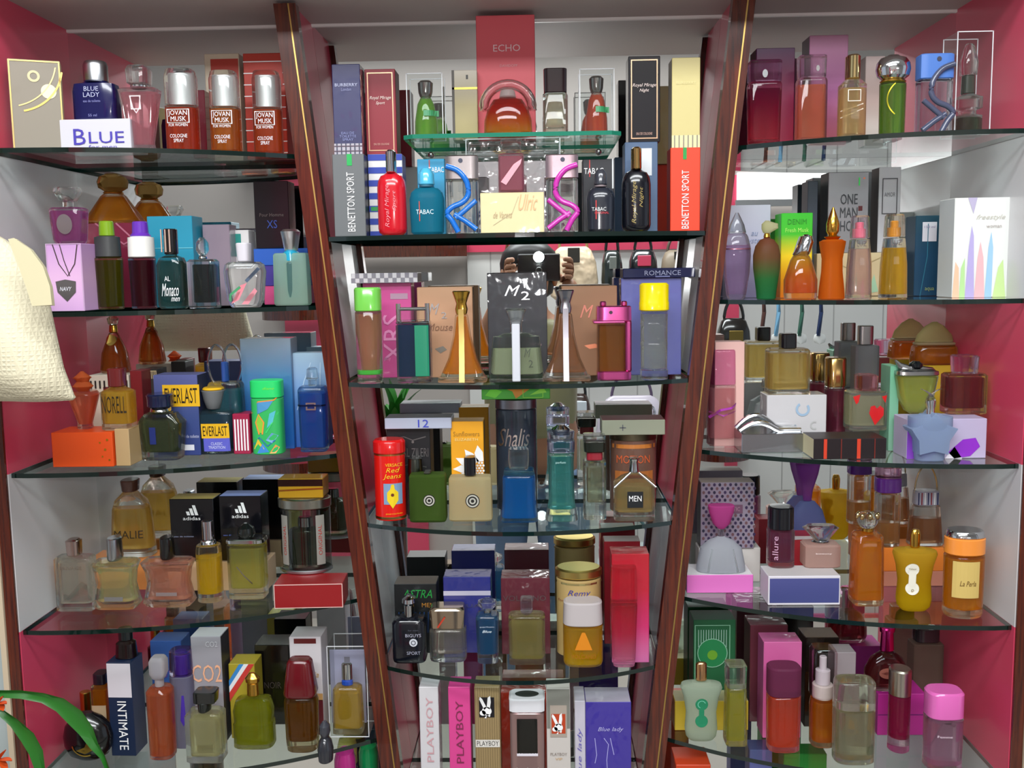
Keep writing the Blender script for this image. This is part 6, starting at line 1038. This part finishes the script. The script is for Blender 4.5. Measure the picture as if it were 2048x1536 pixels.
for s in (-1, 1): extra('ribbon_stopper', leafg((0, 0, h * .98), (s * .012, 0, h * 1.0 + .03), .012, .3, 7), 'c', 60)
extra('ribbon_neck', loft([(h * .95, .005, .005), (h * 1.15, .004, .004), (h * 1.3, .0055, .004)], 2, 14), CHR)
for x0, x1, yt, lb in ((1712, 1760, 652, 'smoky grey flat bottle with square metal cap behind the heart bottle'), ):
    carton('perfume_box', 'grey low box under the smoky grey flat bottle', BOX, 'R3', 1706, 1766, 785, -.05, .036, 'p:#7c7a78', key='gy')
    bottle('perfume_bottle', lb, BOT, 'gy', x0, x1, yt, -.05, .026, [('bottle_body', 'f:#8c8c90', 8, [(0, 1), (.7, 1)]), ('cap', 'm:#a8a4a4:.25', 4, [(.71, .6), (1, .6)])])
# ---------------- row 4
carton('perfume_box', 'bright pink low box with white back under the dress shaped bottle', BOX, 'R4', 1374, 1506, 1150, 1186, .05, 'p:#d46cb8', side='p:#9c4088', top='p:#dcdadc', key='pb')
carton('perfume_box', 'white box standing behind the pink low box', BOX, 'R4', 1398, 1520, 1096, -.052, .03, 'p:#c8c4be', key='wb')
carton('perfume_box', 'grey and mauve geometric patterned box above the white one', BOX, 'wb', 1402, 1508, 965, -.055, .032, 'p:#8c8090', side='p:#3a3434', top='p:#8c7c72',
       art=[DISC(-.45 + .1 * i + .05 * (j % 2), .04 + .058 * j, .026, ('p:#38284c', 'p:#28243c', 'p:#6c4a50')[(i + j) % 3], 'printed_dots', ry=.03) for i in range(10) for j in range(17) if not (9 <= j <= 11 and 2 < i < 8)] + [R_(.03, .6, .5, .13, 'p:#6c4a60', lift=.0008), T('HERMETIC', .03, .6, .4, .06, 'p:#a87c90')])
bottle('perfume_bottle', 'clear pleated dress shaped bottle with translucent pink bow top', BOT, 'pb', 1398, 1496, 1016, -.095, .036,
       [('bottle_body', 'f:#d4d8e0', 2.6, [(0, 1), (.1, .98), (.35, .84), (.46, .5), (.52, .2)]), ('waist', 'c', 2, [(.52, .14), (.64, .12)]), ('bow_top', 'f:#e060b0', 3, [(.64, .16, .3), (.72, .34, .5), (.9, .5, .6), (1, .54, .6)])])
for s in (-.3, -.1, .1, .3): extra('pleat', tube([(s * LAST['w'], -LAST['d'] * .46, .002), (s * LAST['w'] * .7, -LAST['d'] * .36, LAST['h'] * .36)], .0014, 6), 'c', 60)
carton('perfume_box', 'white edged dark blue low box under the black capped bottle', BOX, 'R4', 1537, 1680, 1152, 1210, .045, 'p:#d4d0d8', top='p:#c8c4c4', key='db', art=[R_(0, .5, .96, .84, 'v:#3a4078:#4a4e88')])
bottle('perfume_bottle', 'short plum bottle with large black cylinder cap on the dark blue box', BOT, 'db', 1541, 1594, 1018, -.115, .034,
       [('bottle_body', 'c', 3, [(0, 1), (.6, 1), (.63, .94)]), ('liquid', 'l:#84305c', .004, .08, .6), ('cap', 'g:#0e0e14', 2.4, [(.63, .96), (.98, .94), (1, .88)])], [T('allure', -.3, .34, .4, .2, 'p:#c8a0b8', rot=1)])
bottle('perfume_bottle', 'frosted pale pink cube bottle with clear fan shaped cap on the dark blue box', BOT, 'db', 1612, 1684, 1056, -.115, .034,
       [('bottle_body', 'f:#e0bcb0', 7, [(0, 1), (.52, 1), (.56, .94)]), ('collar', CHR, 2, [(.56, .5), (.62, .44)]), ('cap', 'c', 3, [(.62, .4, .7), (.75, .6, .7), (.93, 1, .6), (1, .8, .5)])], [T('beauty', 0, .36, .44, .05, 'p:#f4e4e0')])
carton('perfume_box', 'red and white box leaning behind the plum bottle', BOX, 'R4', 1548, 1640, 1072, -.06, .03, 'p:#b82c38', art=[POLY([(.1, .1), (.5, .2), (.5, .9), (.2, .7)], 'p:#c8c4c8'), POLY([(-.5, .9), (-.4, 1), (.5, 1), (.5, .95)], 'p:#d8d4d8')])
bottle('perfume_bottle', 'lavender blue disc shaped bottle with flared violet stopper', BOT, 'R4', 1578, 1660, 930, -.03, .026,
       [('bottle_body', 'f:#8c96d0', 2, [(0, .4), (.08, .74), (.2, .94), (.34, 1), (.46, .94), (.58, .74), (.66, .4)]), ('stopper', 'f:#9c50b4', 2.4, [(.66, .2), (.76, .26), (.9, .5), (1, .6)])])
bottle('perfume_bottle', 'tall rectangular amber bottle with crown shaped glass stopper', BOT, 'R4', 1713, 1772, 1028, 1214, .034,
       [('bottle_body', 't:#f0c878', 8, [(0, .96), (.04, 1), (.74, .9), (.77, .8)]), ('liquid', 'l:#d88408', .0025, .06, .7), ('neck', GOLD, 2, [(.77, .4), (.82, .4)]), ('crown_stopper', 'c', 2, [(.82, .5), (.88, .72), (.94, .74), (.98, .5), (1, .2)])])
for k in range(8):
    a = 2 * PI * k / 8; extra('crown_bead', sphere((.0125 * math.cos(a), .009 * math.sin(a), LAST['h'] * .95), .0032, .0032, .0042, 10, 6), 'm:#e0c890:.12')
carton('perfume_box', 'dusty pink low box at the bottom of the stack behind the yellow hourglass bottle', BOX, 'R4', 1768, 1900, 1143, -.075, .045, 'p:#c88470', key='dp')
carton('perfume_box', 'orange low box above the dusty pink one', BOX, 'dp', 1768, 1896, 1096, -.075, .045, 'p:#e07c2c', key='oo')
bottle('perfume_bottle', 'tall clear bottle with violet collar and pink top on the orange box', BOT, 'oo', 1744 + 14, 1800 + 6, 936, -.072, .028,
       [('bottle_body', 'c', 3, [(0, 1), (.66, 1), (.68, .94)]), ('liquid', 'l:#c8945c', .002, .04, .3), ('collar', 'g:#6c2c98', 3, [(.68, 1.04), (.86, 1.04)]), ('cap', 't:#e0409c', 3, [(.86, 1), (1, 1)])])
bottle('perfume_bottle', 'clear handbag shaped bottle of brown liquid with a wire handle and striped cap', BOT, 'oo', 1826, 1892, 985, -.072, .03,
       [('bottle_body', 'c', 4, [(0, 1), (.55, .86), (.72, .8), (.74, .7)]), ('liquid', 'l:#a86c40', .003, .05, .5), ('striped_cap', 'x:#a8a4b4', 4, [(.74, .74), (1, .7)])])
w, h, d = LAST['w'], LAST['h'], LAST['d']
for i in range(7): extra('cap_stripe', boxg(-w * .32 + i * w * .095, -w * .32 + i * w * .095 + .0014, -d * .38, -d * .355, h * .76, h * .98), ('p:#28305c', 'p:#8c2430', 'p:#e8e8e8')[i % 3], None)
extra('wire_handle', tube([(w * .34 * math.cos(t), 0, h * .95 + h * .5 * math.sin(t)) for t in [PI * q / 16 for q in range(17)]], .0011, 6), 'm:#d0b890:.2')
bottle('perfume_bottle', 'matt yellow hourglass bottle with a white figure eight label', BOT, 'R4', 1797, 1883, 1066, 1228, .036,
       [('bottle_body', 'fv:#d8b810:#d0a818:#d8b438', 2.5, [(0, .6), (.05, .74), (.14, .8), (.36, .74), (.56, .84), (.7, 1), (.74, .96), (.77, .5)]), ('cap', 'm:#d8a848:.15', 2, [(.77, .22), (.93, .24), (1, .18)])],
       [DISC(-.15, .54, .15, 'p:#e8e4d4', 'label'), DISC(-.13, .3, .15, 'p:#e8e4d4', 'label'), R_(-.14, .42, .16, .2, 'p:#e8e4d4', 'label'), T('Valeur', -.15, .55, .18, .02, 'p:#8c7c50', pn='label'), DISC(-.13, .28, .03, 'p:#8c7c50', 'label', r2=.02, lift=.001)])
bottle('perfume_bottle', 'round clear amber bottle with orange band and cream label', BOT, 'R4', 1902, 1980, 1067, 1240, .038,
       [('bottle_body', 't:#f0c470', 2.2, [(0, .92), (.04, .98), (.7, 1), (.72, .97)]), ('liquid', 'l:#d88c10', .002, .1, .68), ('orange_band', 'g:#f0923c', 2.2, [(.73, 1), (.92, 1)]), ('cap', CHR, 2.2, [(.92, .96), (1, .9)])], [R_(-.08, .46, .64, .42, 'p:#d0b468', 'label'), T('La Perla', -.05, .42, .4, .06, 'p:#6c4c1c', pn='label', sh=.3)])
# ---------------- row 5
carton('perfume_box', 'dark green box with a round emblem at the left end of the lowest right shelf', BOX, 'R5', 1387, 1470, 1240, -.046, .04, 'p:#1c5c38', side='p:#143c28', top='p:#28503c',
       art=[FRAME(-.05, .5, .84, .9, .001, 'p:#8cc0a0')] + [LINE([(-.38 + .06 * i, .9), (-.38 + .06 * i, .72)], .0008, 'p:#a8c8b8') for i in range(12)] + [DISC(-.05, .66, .36, 'p:#1f7c48', 'emblem', lift=.001), DISC(-.05, .66, .36, 'p:#88b89c', 'emblem', r2=.34, lift=.0013), DISC(-.05, .64, .12, 'p:#6aa02c', 'emblem', lift=.0014)])
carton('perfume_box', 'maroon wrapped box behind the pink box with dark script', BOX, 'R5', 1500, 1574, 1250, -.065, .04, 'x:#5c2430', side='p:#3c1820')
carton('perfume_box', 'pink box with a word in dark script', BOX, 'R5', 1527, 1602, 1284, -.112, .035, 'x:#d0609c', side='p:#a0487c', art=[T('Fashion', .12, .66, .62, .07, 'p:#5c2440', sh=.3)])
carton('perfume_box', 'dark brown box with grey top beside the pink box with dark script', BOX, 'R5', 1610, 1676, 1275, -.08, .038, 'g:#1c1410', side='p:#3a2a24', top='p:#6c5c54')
carton('perfume_box', 'wide low yellow box behind the frosted bottle with green emblem', BOX, 'R5', 1350, 1496, 1402, -.09, .035, 'p:#c8ac30', side='p:#b8b460', top='p:#b8b488')
bottle('perfume_bottle', 'frosted white hourglass bottle with a green figure eight emblem', BOT, 'R5', 1364, 1448, 1333, 1488, .03,
       [('bottle_body', 'f:#ccdcc8', 2.5, [(0, .6), (.05, .72), (.14, .78), (.36, .72), (.56, .84), (.68, 1), (.72, .94), (.75, .5)]), ('cap', 'm:#d8a878:.16', 2, [(.76, .26), (.98, .26), (1, .22)])],
       [DISC(-.02, .5, .15, 'p:#1c8058', 'emblem'), DISC(-.02, .28, .15, 'p:#1c8058', 'emblem'), R_(-.02, .39, .12, .18, 'p:#1c8058', 'emblem'), ARC(-.02, .5, .09, 20, 250, .001, 'p:#6cc0a0', 'emblem')])
bottle('perfume_bottle', 'slim rectangular bottle of lime yellow liquid with clear cap', BOT, 'R5', 1454, 1496, 1335, 1494, .03,
       [('bottle_body', 'c', 8, [(0, 1), (.7, .92), (.72, .86)]), ('liquid', 'l:#b8b43c', .003, .06, .66), ('cap', 'c', 8, [(.72, .9), (1, .94)])])
bottle('perfume_bottle', 'oval bottle of orange red liquid with dusky purple cap', BOT, 'R5', 1540, 1606, 1340, 1508, .034,
       [('bottle_body', 't:#f0b4a0', 3, [(0, .96), (.64, 1), (.66, .96)]), ('liquid', 'l:#dc5c34', .003, .06, .63), ('cap', 'f:#90486c', 3, [(.66, 1.0), (.98, 1.0), (1, .95)])])
bottle('perfume_bottle', 'amber pump bottle with tall clear hexagonal cap', BOT, 'R5', 1628, 1676, 1302, 1498, .032,
       [('bottle_body', 't:#f0b860', 3, [(0, .96), (.4, 1), (.48, .9)]), ('liquid', 'l:#d07808', .002, .05, .45), ('collar', 'g:#d8d4cc', 2, [(.48, .84), (.62, .84)]), ('pump', 'g:#dcdce0', 2, [(.62, .6), (.76, .6), (.77, .3), (.9, .3)]), ('clear_cap', 'at:#f0e8ea', 6, [(.5, .98), (.96, 1), (1, .86)])])
bottle('perfume_bottle', 'grey green oval bottle with curved top band', BOT, 'R5', 1676, 1757, 1370, 1532, .036,
       [('bottle_body', 'c', 3, [(0, .98), (.66, 1)]), ('liquid', 'l:#b4ac88', .004, .05, .63), ('cap', 't:#a8a470', 3, [(.665, 1), (.97, .98), (1, .94)])])
carton('perfume_box', 'pale grey box with a small butterfly picture behind the pump bottle', BOX, 'R5', 1668, 1710, 1305, -.12, .03, 'p:#94888c', art=[POLY([(-.4, .2), (-.1, .42), (.3, .36), (.36, .2), (-.1, .1)], 'p:#d89430'), POLY([(.1, .16), (.36, .2), (.3, .1)], 'p:#2c3c7c')])
carton('perfume_box', 'magenta low box under the ruby flask', BOX, 'R5', 1756, 1850, 1388, -.105, .045, 'p:#b4288c', key='mb', art=[R_(0, .5, 1, .02, 'p:#6a1c70')])
bottle('perfume_bottle', 'ruby brown oval flask with metallic magenta neck on the magenta box', BOT, 'mb', 1738, 1826, 1262, -.1, .032,
       [('bottle_body', 't:#a86068', 2.6, [(0, .9), (.1, 1), (.3, .98), (.5, .7), (.6, .36)]), ('liquid', 'l:#6c1c20', .003, .06, .5), ('neck', 'm:#d83c9c:.2', 2, [(.6, .32), (.9, .28), (.92, .34), (1, .36)])], [DISC(-.05, .3, .2, 'p:#8c5044', 'label', ry=.12)])
bottle('perfume_bottle', 'slim dark magenta cylinder with brushed silver cap', BOT, 'R5', 1786, 1828, 1345, 1508, .03,
       [('bottle_body', 't:#d870a0', 2, [(0, 1), (.68, 1)]), ('liquid', 'l:#a01c50', .002, .16, .67), ('cap', 'm:#c8c0b4:.28', 2, [(.685, 1.02), (.98, 1.02), (1, .94)])])
bottle('perfume_bottle', 'clear pink bottle with wide soft pink cap at the lower right', BOT, 'R5', 1862, 1934, 1390, 1545, .036,
       [('bottle_body', 'c', 3, [(0, 1), (.66, 1)]), ('liquid', 'l:#c890b0', .004, .06, .62), ('cap', 'g:#dc68b4', 3, [(.665, 1), (.97, 1), (1, .94)])], [T('Femme', -.1, .46, .4, .03, 'p:#f0dce8')])
bottle('perfume_bottle', 'tall grey brown bottle with dark cap standing against the mirror at the right', BOT, 'R5', 1828, 1888, 1262, -.06, .03, [('bottle_body', 'f:#8c7468', 8, [(0, 1), (.84, 1)]), ('cap', 'g:#2c2428', 4, [(.85, .8), (1, .8)])])

carton('perfume_box', 'orange red box lying below the lowest right shelf beside the post', BOX, 'B', 1352, 1420, 1530, -.12, .05, 'p:#c8401c')
carton('perfume_box', 'bright green box standing below the lowest right shelf', BOX, 'B', 1566, 1650, 1508, -.08, .03, 'p:#2f9a3a')
carton('perfume_box', 'violet blue box standing below the lowest right shelf', BOX, 'B', 1498, 1542, 1500, -.08, .03, 'p:#6a70b0')
